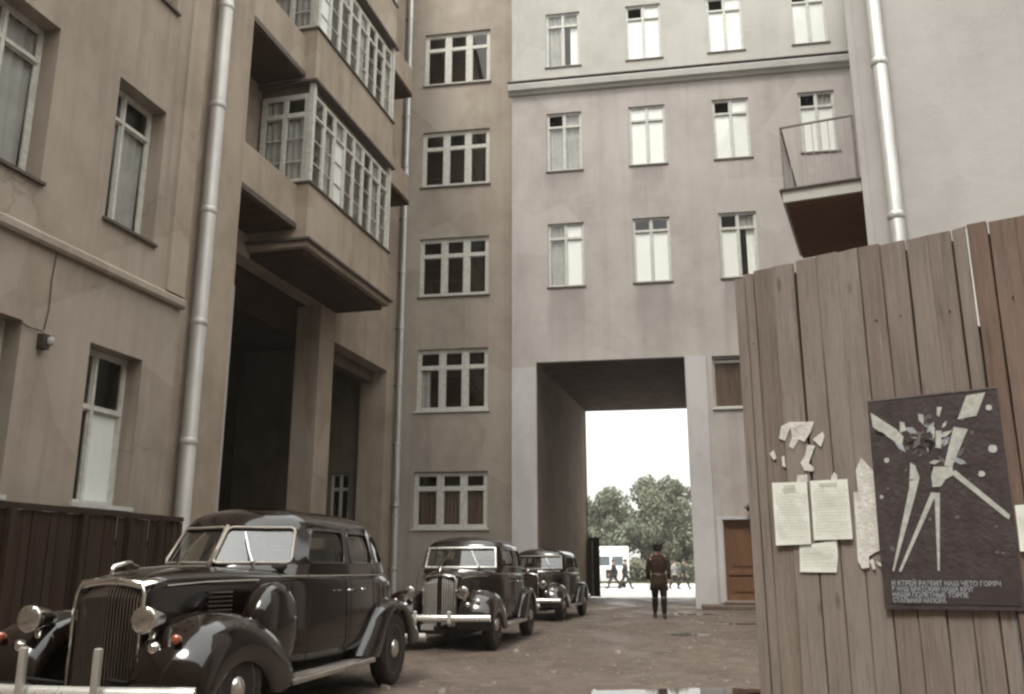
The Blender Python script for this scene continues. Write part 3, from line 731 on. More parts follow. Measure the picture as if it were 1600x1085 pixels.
a = sheetp('notice', n1, -.0125, M['paper'], "left printed notice of the pair pasted side by side on the fence", 'notice', group='paper notices on the board fence')
textlines(a, .108, .252, 1.34, 1.60, 17, .092, 1.312, 1, [(.055, .010), (.065, .009)])
a = sheetp('notice', n2, -.0125, M['paper'], "right printed notice of the pair with a heading line, beside the torn strip", 'notice', group='paper notices on the board fence')
textlines(a, .297, .448, 1.36, 1.60, 15, .281, 1.334, 2, [(.085, .010)])
T_ = [([(.141, 1.836), (.158, 1.896), (.199, 1.912), (.322, 1.903), (.307, 1.859), (.268, 1.806), (.242, 1.823), (.208, 1.775), (.189, 1.793), (.209, 1.838), (.204, 1.884), (.172, 1.821)], "largest torn paper remnant with drooping tongues high above the notices"),
      ([(.311, 1.817), (.362, 1.85), (.369, 1.827), (.349, 1.776), (.331, 1.793)], "pinkish torn scrap just right of the largest paper remnant"),
      ([(.282, 1.793), (.319, 1.783), (.282, 1.703), (.307, 1.675), (.298, 1.661), (.257, 1.667), (.241, 1.706), (.267, 1.742)], "ragged zigzag paper scrap between the top remnant and the notices"),
      ([(.088, 1.763), (.11, 1.78), (.122, 1.737), (.106, 1.731)], "tiny torn paper scrap farthest left on the fence"),
      ([(.15, 1.743), (.162, 1.746), (.166, 1.69), (.149, 1.697)], "thin upright sliver of paper above the left notice"),
      ([(.221, 1.647), (.27, 1.648), (.271, 1.612), (.214, 1.613)], "torn paper corner sticking up behind the left notice"),
      ([(.385, 1.63), (.401, 1.651), (.414, 1.635), (.412, 1.612), (.383, 1.611)], "torn paper peak sticking up behind the right notice"),
      ([(.502, 1.651), (.532, 1.711), (.564, 1.669), (.582, 1.646), (.575, 1.282), (.547, 1.269), (.525, 1.256), (.524, 1.207), (.492, 1.201), (.475, 1.235), (.482, 1.552), (.504, 1.554)], "long torn white paper strip hanging beside the dark poster"),
      ([(.527, 1.238), (.545, 1.245), (.551, 1.201), (.54, 1.197)], "small torn tatter at the foot of the long paper strip"),
      ([(.554, 1.235), (.577, 1.228), (.578, 1.207), (.563, 1.221)], "pale tatter beside the poster's lower left edge"),
      ([(1.150, 1.462), (1.25, 1.465), (1.25, 1.27), (1.148, 1.272)], "white notice at the right edge of the frame beyond the poster")]
for i, (pts, lb) in enumerate(T_):
    sheetp('torn_paper' if i < 10 else 'notice', pts, (-.002 if i != 10 else -.022), M['paperT'] if i < 10 else M['paper'], lb, 'paper scrap' if i < 10 else 'notice', group='torn paper left on the board fence' if i < 10 else 'paper notices on the board fence', wr=.005)
# poster
PO = thing('poster', "large dark poster with white radiating beams and rows of small lettering on the fence", 'poster', (0, 0, 0), 0)
PO.matrix_world = TF @ Matrix.Translation((0, -.020, 0))
sheetp('poster_sheet', [(.589, 1.972), (1.140, 1.972), (1.140, 1.032), (.578, 1.026)], .0, M['poster'], parent=PO, wr=.0008)
def shp(pts, y, m, name='print_shape'): return MB().prism(pts, y, y + .0004).build(name, m, PO)
shp([(.608, 1.158), (1.125, 1.163), (1.125, 1.052), (.606, 1.050)], -.0040, M['posterB'], 'text_band')
for p in ([(.752, 1.67), (.772, 1.655), (.785, 1.600), (.758, 1.52), (.635, 1.19), (.628, 1.193), (.737, 1.56)], [(.826, 1.532), (.850, 1.53), (.665, 1.187), (.655, 1.191)], [(.840, 1.526), (.862, 1.53), (.826, 1.193), (.818, 1.193)],
          [(.915, 1.611), (.935, 1.625), (1.128, 1.422), (1.121, 1.403), (1.106, 1.416)], [(.950, 1.815), (1.006, 1.800), (.925, 1.64), (.893, 1.647)],
          [(.600, 1.916), (.708, 1.826), (.735, 1.79), (.724, 1.748), (.604, 1.846)], [(1.017, 1.949), (1.094, 1.955), (1.047, 1.855), (.969, 1.847)]):
    shp(p, -.0044, M['posterW'], 'beam')
for p in ([(.849, 1.645), (.927, 1.64), (.923, 1.601), (.894, 1.587), (.870, 1.556), (.835, 1.556), (.835, 1.606)], [(.726, 1.861), (.745, 1.854), (.748, 1.817), (.721, 1.809)],
          [(.849, 1.828), (.872, 1.821), (.869, 1.786), (.855, 1.792)], [(.875, 1.805), (.899, 1.803), (.888, 1.723), (.867, 1.73)],
          [(.808, 1.889), (.831, 1.882), (.826, 1.836), (.809, 1.858)], [(.891, 1.912), (.912, 1.909), (.896, 1.865), (.886, 1.876)]):
    shp(p, -.0048, M['posterW'], 'print_shape')
def blob(cx, cz, r, m, y, n=9, s=0, sx=1):
    return shp([(cx + sx * r * (1 + .35 * noise.noise(Vector((k, cx * 9, s)))) * math.cos(6.283 * k / n), cz + r * (1 + .35 * noise.noise(Vector((k, cz * 9, s + 3)))) * math.sin(6.283 * k / n)) for k in range(n)], y, m, 'print_shape')
for cx, cz, r in ((.651, 1.688, .012), (1.039, 1.601, .014), (1.094, 1.707, .018), (1.10, 1.886, .013), (.612, 1.522, .009)): blob(cx, cz, r, M['posterW'], -.0052)
def shard(cx, cz, l, a, w_, m, y):
    dx, dz = math.cos(a) * l, math.sin(a) * l
    shp([(cx - dx, cz - dz), (cx + dz * w_, cz - dx * w_), (cx + dx * 1.2, cz + dz * 1.2), (cx - dz * w_ * .6, cz + dx * w_ * .7)], y, m, 'print_shape')
for i in range(48):
    cx, cz = rnd.gauss(.845, .085), rnd.gauss(1.76, .085)
    if not (.62 < cx < 1.10 and 1.56 < cz < 1.94): continue
    shard(cx, cz, rnd.uniform(.010, .034), rnd.uniform(0, 3.14), rnd.uniform(.2, .6), (M['posterM'], M['under'], M['posterM'], M['posterT'])[i % 4] if i % 7 else M['posterW'], -.0041 - .00001 * i)
for i in range(14): blob(rnd.uniform(.62, 1.11), rnd.uniform(1.25, 1.9), rnd.uniform(.004, .011), M['posterM'], -.0043, s=i + 40)
def text(s, size, loc, parent, m, name='lettering'):
    cu = bpy.data.curves.new('lettering', 'FONT'); cu.body = s; cu.size = size; cu.extrude = .0002; cu.offset = size * .02
    tmp = bpy.data.objects.new('tmp', cu); COL.objects.link(tmp)
    dg = bpy.context.evaluated_depsgraph_get(); me = bpy.data.meshes.new_from_object(tmp.evaluated_get(dg))
    bpy.data.objects.remove(tmp)
    wd = max(v.co.x for v in me.vertices) - min(v.co.x for v in me.vertices)
    o = bpy.data.objects.new(name, me); COL.objects.link(o); me.materials.clear(); me.materials.append(m)
    o.parent = parent; o.location = loc; o.rotation_euler = (R(90), 0, 0); return o, wd
for i, (s, w_) in enumerate((("И КТРЕЙ РАЗБИТ НАШ ЧЕТО ГОРЯЧ", .44), ("В НАШ БРАТСКИЙ НАША КРУГ", .335), ("НАШИ ПОЛЕТНЫЕ ТОРПЕ", .31), ("СТАЛЬНАЯ НАПОРА", .22))):
    o, wd = text(s, .027, (.618, -.0050, 1.130 - i * .0245), PO, M['posterT'])
    o.scale = (w_ / wd, 1.05, 1)
shp([(.585, 1.975), (1.14, 1.975), (1.14, 1.968), (.585, 1.968)], -.004, M['posterM'], 'paper_edge')

# ------------------------------------------------------------------ CARS
def lerp(a, b, t): return tuple(x + (y - x) * t for x, y in zip(a, b))
def car(label, loc, rz, WB=3.4, P='paint', big=True, wide=1.0, hs=1.0, light_frame=False, vgr=False):
    sx = WB / 3.4
    t = thing('parked_car', label, 'car', (*loc, .012), rz, 'black saloon cars parked along the left side of the yard')
    X = lambda x: x * sx
    Y = lambda y: y * wide
    Z = lambda z: z * hs
    PM = M[P]
    # lower body and bonnet
    st = [(3.70, .24, .46, 1.04, .19), (3.66, .275, .42, 1.12, .24), (3.48, .305, .40, 1.17, .28), (3.0, .38, .38, 1.19, .34), (2.65, .48, .36, 1.20, .42), (2.38, .62, .36, 1.19, .56),
          (2.15, .73, .36, 1.20, .68), (1.7, .775, .36, 1.205, .74), (1.0, .80, .36, 1.205, .765), (.4, .79, .36, 1.205, .755), (-.1, .75, .38, 1.20, .70), (-.45, .66, .42, 1.15, .60), (-.75, .54, .46, 1.02, .46), (-.95, .40, .52, .82, .3)]
    rows = []
    for x, w_, zf, zt, wt in st:
        half = [(0, zf), (w_ * .7, zf), (w_ * .97, zf + .05), (w_, zf + .22), (w_ * 1.0, (zf + zt) / 2 + .05), (w_ * .985, zt - .14), (wt * .97 + .02, zt - .035), (wt * .55, zt + .005), (0, zt + .02)]
        ring = [(X(x), Y(y), Z(z)) for y, z in half] + [(X(x), -Y(y), Z(z)) for y, z in reversed(half[1:-1])]
        rows.append(ring)
    mb = MB(); mb.grid(rows, closed=True); n = len(rows[0])
    mb.add(rows[0], [tuple(range(n))]); mb.add(rows[-1], [tuple(reversed(range(n)))])
    body = mb.build('body', PM, t, smooth=True, sub=2)
    # greenhouse
    cols = [((2.42, 0), (2.10, 0)), ((2.28, .35), (1.98, .31)), ((2.13, .62), (1.86, .53)), ((2.02, .70), (1.75, .60)), ((1.26, .765), (1.18, .655)), ((1.14, .768), (1.09, .658)),
            ((.46, .75), (.50, .64)), ((.35, .742), (.41, .63)), ((.0, .70), (.16, .575)), ((-.22, .63), (.0, .50)), ((-.48, .38), (-.20, .30)), ((-.56, 0), (-.27, 0))]
    zb, zh = 1.19, 1.60
    if not big:
        cols[:4] = [((2.36, 0), (2.18, 0)), ((2.34, .35), (2.16, .33)), ((2.27, .63), (2.11, .58)), ((2.15, .71), (2.0, .655))]
        cols[4:8] = [(a_, (b_[0], b_[1] * 1.05)) for a_, b_ in cols[4:8]]
    def pt(c, tt, side): 
        (a, b), (c_, d) = cols[c]; z = zb + (zh - zb) * tt; bow = .02 * math.sin(math.pi * min(1, tt))
        return (X(a + (c_ - a) * tt), side * Y(b + (d - b) * tt + (bow if 2 < c < 9 else 0)), Z(z))
    full = [(c, 1) for c in range(12)] + [(c, -1) for c in range(10, 0, -1)]
    lev = [-.12, .06, .12, .84, .92, 1.0]
    rows = [[pt(c, tt, s) for c, s in full] for tt in lev]
    top = rows[-1]; cx = X(.95)
    for f_, zz in ((.10, 1.655), (.30, 1.705), (.55, 1.735), (.80, 1.75)):
        r_ = []
        for (x, y, z) in top:
            spx = max(X(.35), min(X(1.5 if big else 1.7), x)); tx = x + (spx - x) * f_; r_.append((tx, y * (1 - f_), Z(zz)))
        rows.append(r_)
    n = len(full); glass = {0, 1, 3, 5, 7, 10}
    mb = MB(); vs = [p for r_ in rows for p in r_]; fs = []
    for i in range(len(rows) - 1):
        for k in range(n):
            c = full[k][0] if full[k][1] > 0 and k < 11 else full[(k + 1) % n][0]
            if i == 2 and c in glass: continue
            fs.append((i * n + k, i * n + (k + 1) % n, (i + 1) * n + (k + 1) % n, (i + 1) * n + k))
    # close the crown
    o_ = (len(rows) - 1) * n
    for k in range(0, 11): 
        a, b = k, (n - k) % n; c, d = k + 1, (n - k - 1) % n
        q = []
        for v in (a, c, d, b):
            if v not in q: q.append(v)
        if len(q) > 2: fs.append(tuple(o_ + v for v in q))
    mb.add(vs, fs); roof = mb.build('cabin', PM, t, smooth=True, sub=2)
    cv = roof.data.attributes.new('crease_vert', 'FLOAT', 'POINT')
    for c in glass:
        for cc_ in (c, c + 1):
            if (c, cc_) in ((0, 1), (1, 1), (1, 2), (0, 0)) and cc_ == 1: continue
            for tt in (.12, .84):
                for sd_ in (1, -1):
                    p = Vector(pt(cc_, tt, sd_))
                    for v_ in roof.data.vertices:
                        if (v_.co - p).length < 1e-3: cv.data[v_.index].value = .62
    MB().tube([(X(.1), Y(.4), Z(1.5)), (X(.4), Y(.4), Z(1.52))], .01, 4)
    # glass
    def pane(cs, s, name, inset=.02, ex=.02):
        rr = []
        for tt in (.09, .48, .87):
            row = []
            for j, c in enumerate(cs):
                p = Vector(pt(c, tt, s)); cen = Vector((X(.8), 0, p.z)); dd = (cen - p); dd.z = 0
                p = p + dd.normalized() * inset
                row.append(p)
            if ex:
                d0 = (row[0] - row[1]).normalized() * ex; d1 = (row[-1] - row[-2]).normalized() * ex
                if not (cs[0] == 0): row[0] = row[0] + d0
                row[-1] = row[-1] + d1
            rr.append([tuple(p) for p in row])
        MB().grid(rr).build(name, M['carglass'], t, smooth=True)
    for s in (1, -1):
        pane((0, 1, 2), s, 'windscreen'); pane((3, 4), s, 'side_window'); pane((5, 6), s, 'side_window'); pane((7, 8), s, 'side_window')
        pane((11, 10), s, 'rear_window', ex=0)
    def loop(cs, s, r_, m, name, t0=.12, t1=.84):
        P_ = [pt(c, t0, s) for c in cs] + [pt(c, t1, s) for c in reversed(cs)]
        P_ = [Vector(p) for p in P_]; cen = sum(P_, Vector()) / len(P_)
        P_ = [p + (cen - p).normalized() * .012 for p in P_]
        Q = []
        nn = len(P_)
        for i, p in enumerate(P_):
            a = P_[i - 1]; b = P_[(i + 1) % nn]
            da, db = (a - p), (b - p)
            if abs(da.normalized().dot(db.normalized())) > .9: Q.append(p); continue
            e = min(.045, da.length * .3, db.length * .3)
            Q += [p + da.normalized() * e, p + (da.normalized() + db.normalized()) * e * .28, p + db.normalized() * e]
        Q.append(Q[0]); MB().tube(Q, r_, 6, cap=False).build(name, m, t, smooth=True)
    fm = M['bump'] if light_frame else M['rim']
    for s in (1, -1):
        if not big:
            if s > 0:
                pts_ = [Vector(pt(c_, .10, -1)) for c_ in (2, 1, 0)] + [Vector(pt(c_, .10, 1)) for c_ in (1, 2)] + [Vector(pt(c_, .88, 1)) for c_ in (2, 1)] + [Vector(pt(c_, .88, -1)) for c_ in (0, 1, 2)]
                pts_.append(pts_[0]); MB().tube([p_ + Vector((.012, 0, 0)) for p_ in pts_], .022, 6, cap=False).build('windscreen_frame', fm, t, smooth=True)
        else: loop((0, 1, 2), s, .022 if light_frame else .014, fm, 'windscreen_frame', .10, .88)
        loop((3, 4), s, .008, M['paint3'], 'window_trim'); loop((5, 6), s, .008, M['paint3'], 'window_trim'); loop((7, 8), s, .008, M['paint3'], 'window_trim')
    if big: MB().tube([pt(0, .05, 1), pt(0, .9, 1)], .018, 6).build('windscreen_post', fm, t, smooth=True)
    for s in (1, -1):
        a = Vector(pt(1, .08, s)) + Vector((.04, 0, .01))
        MB().tube([a, a + Vector((-.03, s * -.06, .1)), a + Vector((-.13, s * -.16, .27))], .006, 5).tube([a - Vector((0, 0, .03)), a + Vector((0, 0, .02))], .02, 8).build('wiper', M['chrome'], t)
    # fenders
    def fender(path, s, name, y_in, y_out):
        rows = []
        for (x, z, lx, lz) in path:
            c = Vector((x, 0, z)); l = Vector((lx, 0, lz)); d = (l - c)
            def q(fr, y): p = c + d * fr; return (X(p.x), s * Y(y), Z(p.z))
            w_ = y_out - y_in
            rows.append([q(.35, y_in), q(.05, y_in + .02), q(-.06, y_in + w_ * .35), q(-.03, y_in + w_ * .66), q(.12, y_in + w_ * .9), q(.38, y_out), q(.75, y_out + .005), q(1.0, y_out - .005), q(1.0, y_out - .04)])
        MB().grid(rows).build(name, PM, t, smooth=True, sub=2)
    fp = [(3.97, .33, 3.80, .31), (4.0, .46, 3.78, .34), (3.965, .60, 3.74, .40), (3.87, .73, 3.66, .47), (3.71, .83, 3.55, .53), (3.50, .885, 3.40, .56), (3.22, .885, 3.22, .54), (2.96, .83, 3.06, .47), (2.74, .74, 2.98, .38), (2.56, .62, 2.93, .32), (2.43, .49, 2.88, .29), (2.36, .36, 2.8, .28)]
    rp = [(.95, .38, .55, .34), (.80, .50, .48, .40), (.62, .68, .42, .54), (.40, .82, .28, .70), (.10, .89, .06, .80), (-.2, .87, -.16, .77), (-.5, .76, -.34, .62), (-.74, .60, -.42, .48), (-.92, .46, -.44, .38)]
    for s in (1, -1):
        fender(fp, s, 'front_fender', .34, .90); fender(rp, s, 'rear_fender', .62, .90)
        MB().box(X(.75), X(2.6), min(s * .70, s * .92) * wide, max(s * .70, s * .92) * wide, Z(.31), Z(.355)).build('running_board', M['rim'], t, bevel=.01)
        MB().tube([(X(.85), s * Y(.90), Z(.352)), (X(2.45), s * Y(.90), Z(.352))], .012, 6).build('board_trim', M['chrome'], t)
        # wheels
        for wx, wr in ((3.4, .375), (0, .375)):
            wz = wr
            c = (X(wx), s * Y(.78), wz); sg = s
            tb = MB().lathe([(.24, -.075 * sg), (.28, -.085 * sg), (.34, -.085 * sg), (.37, -.055 * sg), (.375, 0), (.37, .055 * sg), (.34, .085 * sg), (.28, .085 * sg), (.24, .075 * sg)], c, 'Y', 28)
            wl = bpy.data.objects.new('wheel', None)
            wl = MB().lathe([(.0, .05 * sg), (.10, .055 * sg), (.14, .03 * sg), (.2, .035 * sg), (.225, .06 * sg), (.245, .078 * sg), (.25, .05 * sg), (.25, -.06 * sg), (0, -.06 * sg)], c, 'Y', 28).build('wheel', M['rim'], t, smooth=True)
            tb.build('tyre', M['tyre'], wl, smooth=True)
            MB().lathe([(0, .115 * sg), (.05, .108 * sg), (.085, .09 * sg), (.10, .06 * sg), (.1, .05 * sg)], c, 'Y', 20).build('hubcap', M['chrome'], wl, smooth=True)
            for k in range(8):
                g = k * math.pi / 4; q = (c[0] + .175 * math.cos(g), c[1] + sg * .036, c[2] + .175 * math.sin(g))
                MB().lathe([(.018, 0), (.018, .004 * sg), (0, .005 * sg)], q, 'Y', 8).build('wheel_hole', M['under'], wl)
        # door handles, hinges, seams
        for hx in (1.32, .98):
            MB().tube([(X(hx) - .06, s * Y(.822), Z(1.0)), (X(hx) - .06, s * Y(.85), Z(1.0)), (X(hx) + .06, s * Y(.85), Z(1.0))], .012, 6).build('door_handle', M['chrome'], t, smooth=True)
        for hx in (2.14, 1.19, .40):
            MB().tube([(X(hx), s * Y(.780), Z(1.16)), (X(hx), s * Y(.812), Z(1.0)), (X(hx), s * Y(.812), Z(.7)), (X(hx), s * Y(.79), Z(.42))], .005, 4).build('door_seam', M['under'], t)
        MB().tube([(X(2.4), s * Y(.66), Z(1.13)), (X(1.7), s * Y(.795), Z(1.13)), (X(1.), s * Y(.815), Z(1.13)), (X(.2), s * Y(.785), Z(1.13))], .007, 5).build('belt_moulding', M['rim'], t)
        MB().tube([(X(3.5), s * Y(.308), Z(1.07)), (X(3.1), s * Y(.375), Z(1.09)), (X(2.55), s * Y(.535), Z(1.10))], .008, 5).build('bonnet_moulding', M['chrome'], t)
        for q in range(2):
            xa = 3.05 - q * .38; yv = (.385, .440)[q]
            mbv = MB()
            for zv in range(5): mbv.tube([(X(xa), s * Y(yv), Z(.88 + zv * .033)), (X(xa - .26), s * Y(yv + .055), Z(.88 + zv * .033))], .007, 4)
            mbv.build('bonnet_vent', M['grille'], t)
        # lamps
        hp = (X(3.93), s * Y(.43), Z(.86))
        hl = MB().lathe([(0, -.26), (.03, -.25), (.06, -.15), (.080, -.05), (.090, .0), (.090, .02), (.080, .025)], hp, 'X', 24).build('headlight', M['chrome'], t, smooth=True)
        MB().lathe([(.080, .018), (.068, -.010), (.045, -.025), (.02, -.033), (0, -.034)], hp, 'X', 24).build('reflector', M['lens'], hl, smooth=True)
        MB().lathe([(.081, .022), (.068, .032), (.04, .041), (0, .044)], hp, 'X', 24).build('lens', M['glass'], hl, smooth=True)
        MB().tube([(hp[0] - .1, hp[1], hp[2] - .08), (hp[0] - .12, hp[1] + s * .02, Z(.60))], .022, 8).build('lamp_bracket', M['chrome'], hl, smooth=True)
        MB().lathe([(.03, -.07), (.045, -.02), (.045, .01), (.0, .03)], (X(3.92), s * Y(.50), Z(.68)), 'X', 12).build('horn', M['chrome'], t, smooth=True)
        MB().lathe([(0, -.09), (.026, -.05), (.034, -.01), (.03, .0), (0, .010)], (X(3.93), s * Y(.66), Z(.74)), 'X', 12).build('side_light', M['amber'] if big else M['lens'], t, smooth=True)
        # bumper guards
        MB().box(X(4.10) + .030, X(4.10) + .075, s * Y(.27) - .025, s * Y(.27) + .025, Z(.34) if big else Z(.42), Z(.70) if big else Z(.6)).build('bumper_guard', M['grilleL'] if big else M['bump'], t, bevel=.012)
        MB().tube([(X(4.07), s * Y(.30), Z(.49)), (X(3.6), s * Y(.30), Z(.40))], .02, 5).build('bumper_iron', M['under'], t)
    # spare wheel cover sunk in the wing
    for s in (1, -1):
        c = (X(2.66), s * Y(.72), Z(.745))
        if big:
            MB().lathe([(0, .13 * s), (.12, .128 * s), (.25, .115 * s), (.32, .08 * s), (.345, .02 * s), (.335, -.06 * s), (.30, -.11 * s), (0, -.12 * s)], c, 'Y', 32).build('spare_wheel_cover', PM, t, smooth=True)
    # grille
    gw = .25
    gm = M['grille'] if not vgr else M['grilleL']
    gr = MB()
    gr.grid([[(X(3.665) - .02 * abs(j) / 4, Y(gw) * j / 4, Z(z)) for j in range(-4, 5)] for z in (.40, .7, 1.0)]).build('grille_back', M['under'], t)
    ks = 24 if not vgr else 16
    for i in range(ks):
        v = -1 + 2 * i / (ks - 1)
        if vgr and abs(v) < .12: continue
        y_ = Y(gw) * v * (1.05 if vgr else 1); zt_ = 1.10 - .03 * v * v; xx = X(3.73) - .05 * abs(v)
        MB().tube([(xx - .0, y_, Z(.36)), (xx, y_, Z(zt_ - .1)), (xx - .03, y_, Z(zt_ - .02)), (xx - .10, y_, Z(zt_ + .035))], .0062 if not vgr else .011, 5).build('grille_bar', gm, t)
    PTS = [(X(3.71), -Y(gw) - .015, Z(.36)), (X(3.71), -Y(gw) - .015, Z(.88)), (X(3.70), -Y(gw) - .01, Z(1.02)), (X(3.69), -Y(.235), Z(1.09)), (X(3.68), 0, Z(1.12)), (X(3.69), Y(.235), Z(1.09)), (X(3.70), Y(gw) + .01, Z(1.02)), (X(3.71), Y(gw) + .015, Z(.88)), (X(3.71), Y(gw) + .015, Z(.36))]
    MB().tube(PTS, (.015 if big else .018) if not vgr else .014, 8).build('grille_surround', M['chrome'], t, smooth=True)
    MB().grid([[(X(3.71) - .06 * k, Y(.245) * j / 3 * (1 + .15 * k), Z(1.085 - .03 * (j / 3) ** 2 + .035 * k ** .5)) for j in range(-3, 4)] for k in (0, .6, 1.4, 2.4)]).build('grille_cap', M['chrome'] if big else PM, t, smooth=True, solid=.01)
    MB().tube([(X(3.73), 0, Z(1.13)), (X(3.70), 0, Z(1.20)), (X(3.52), 0, Z(1.235)), (X(3.40), 0, Z(1.21))], [.012, .022, .018, .006], 8).build('bonnet_ornament', M['chrome'], t, smooth=True)
    MB().tube([(X(3.4), 0, Z(1.19)), (X(3.0), 0, Z(1.21)), (X(2.45), 0, Z(1.215))], .006, 5).build('bonnet_hinge', M['rim'], t)
    # bumpers
    bz = .085 if big else 0
    for xb, sgn in ((4.10, 1), (-1.15, -1)):
        rws = []
        for j in range(-8, 9):
            v = j / 8; xx = X(xb) - sgn * .10 * v * v; w2 = .88
            rws.append([(xx, Y(w2) * v, Z(.445) - bz), (xx + sgn * .022, Y(w2) * v, Z(.465) - bz), (xx + sgn * .03, Y(w2) * v, Z(.49) - bz), (xx + sgn * .022, Y(w2) * v, Z(.525) - bz), (xx, Y(w2) * v, Z(.545) - bz), (xx - sgn * .01, Y(w2) * v, Z(.495) - bz)])
        MB().grid(rws, closed=True).build('bumper', M['bump'], t, smooth=True)
    if not big:
        MB().box(X(4.12), X(4.12) + .01, -.17, .02, Z(.33), Z(.41)).build('number_plate', M['grilleL'], t)
        MB().tube([(X(4.10), .10, Z(.38)), (X(3.6), .12, Z(.38))], .02, 5).build('crank_bracket', M['under'], t)
    # chassis, seats, steering wheel
    MB().box(X(-.8), X(3.6), -.42, .42, Z(.24), Z(.42)).build('chassis', M['under'], t)
    MB().tube([(X(3.4), -.7, .37), (X(3.4), .7, .37)], .035, 8).tube([(0, -.7, .37), (0, .7, .37)], .045, 8).build('axle', M['under'], t)
    for xs_ in (1.05, .0):
        MB().box(X(xs_), X(xs_) + .14, -.58, .58, Z(1.1), Z(1.38)).build('seat', M['seat'], t, bevel=.05)
    ringp = [(X(1.72) - .06 * math.sin(g), .33 + .19 * math.cos(g), Z(1.24) + .17 * math.sin(g)) for g in [k * 6.2832 / 20 for k in range(21)]]
    MB().tube(ringp, .012, 6, cap=False).tube([(X(1.72), .15, Z(1.24)), (X(1.72), .51, Z(1.24))], .008, 5).build('steering_wheel', M['grille'], t, smooth=True)
    MB().box(X(1.95), X(2.2), -.58, .58, Z(1.17), Z(1.235)).build('dashboard', M['under'], t, bevel=.03)
    return t
car("largest black saloon nearest the camera with big round headlights and a spare wheel cover", (-2.08, 10.12), -101.3)
car("middle black saloon with light windscreen frame and pale two-part grille", (-.47, 17.25), -101.0, WB=3.0, P='paint2', big=False, wide=.96, hs=.985, light_frame=True, vgr=True)
car("farthest dark saloon standing by the archway behind the middle car", (1.14, 24.95), -104.0, WB=2.9, P='paint3', big=False, wide=.94, hs=.97, vgr=False)

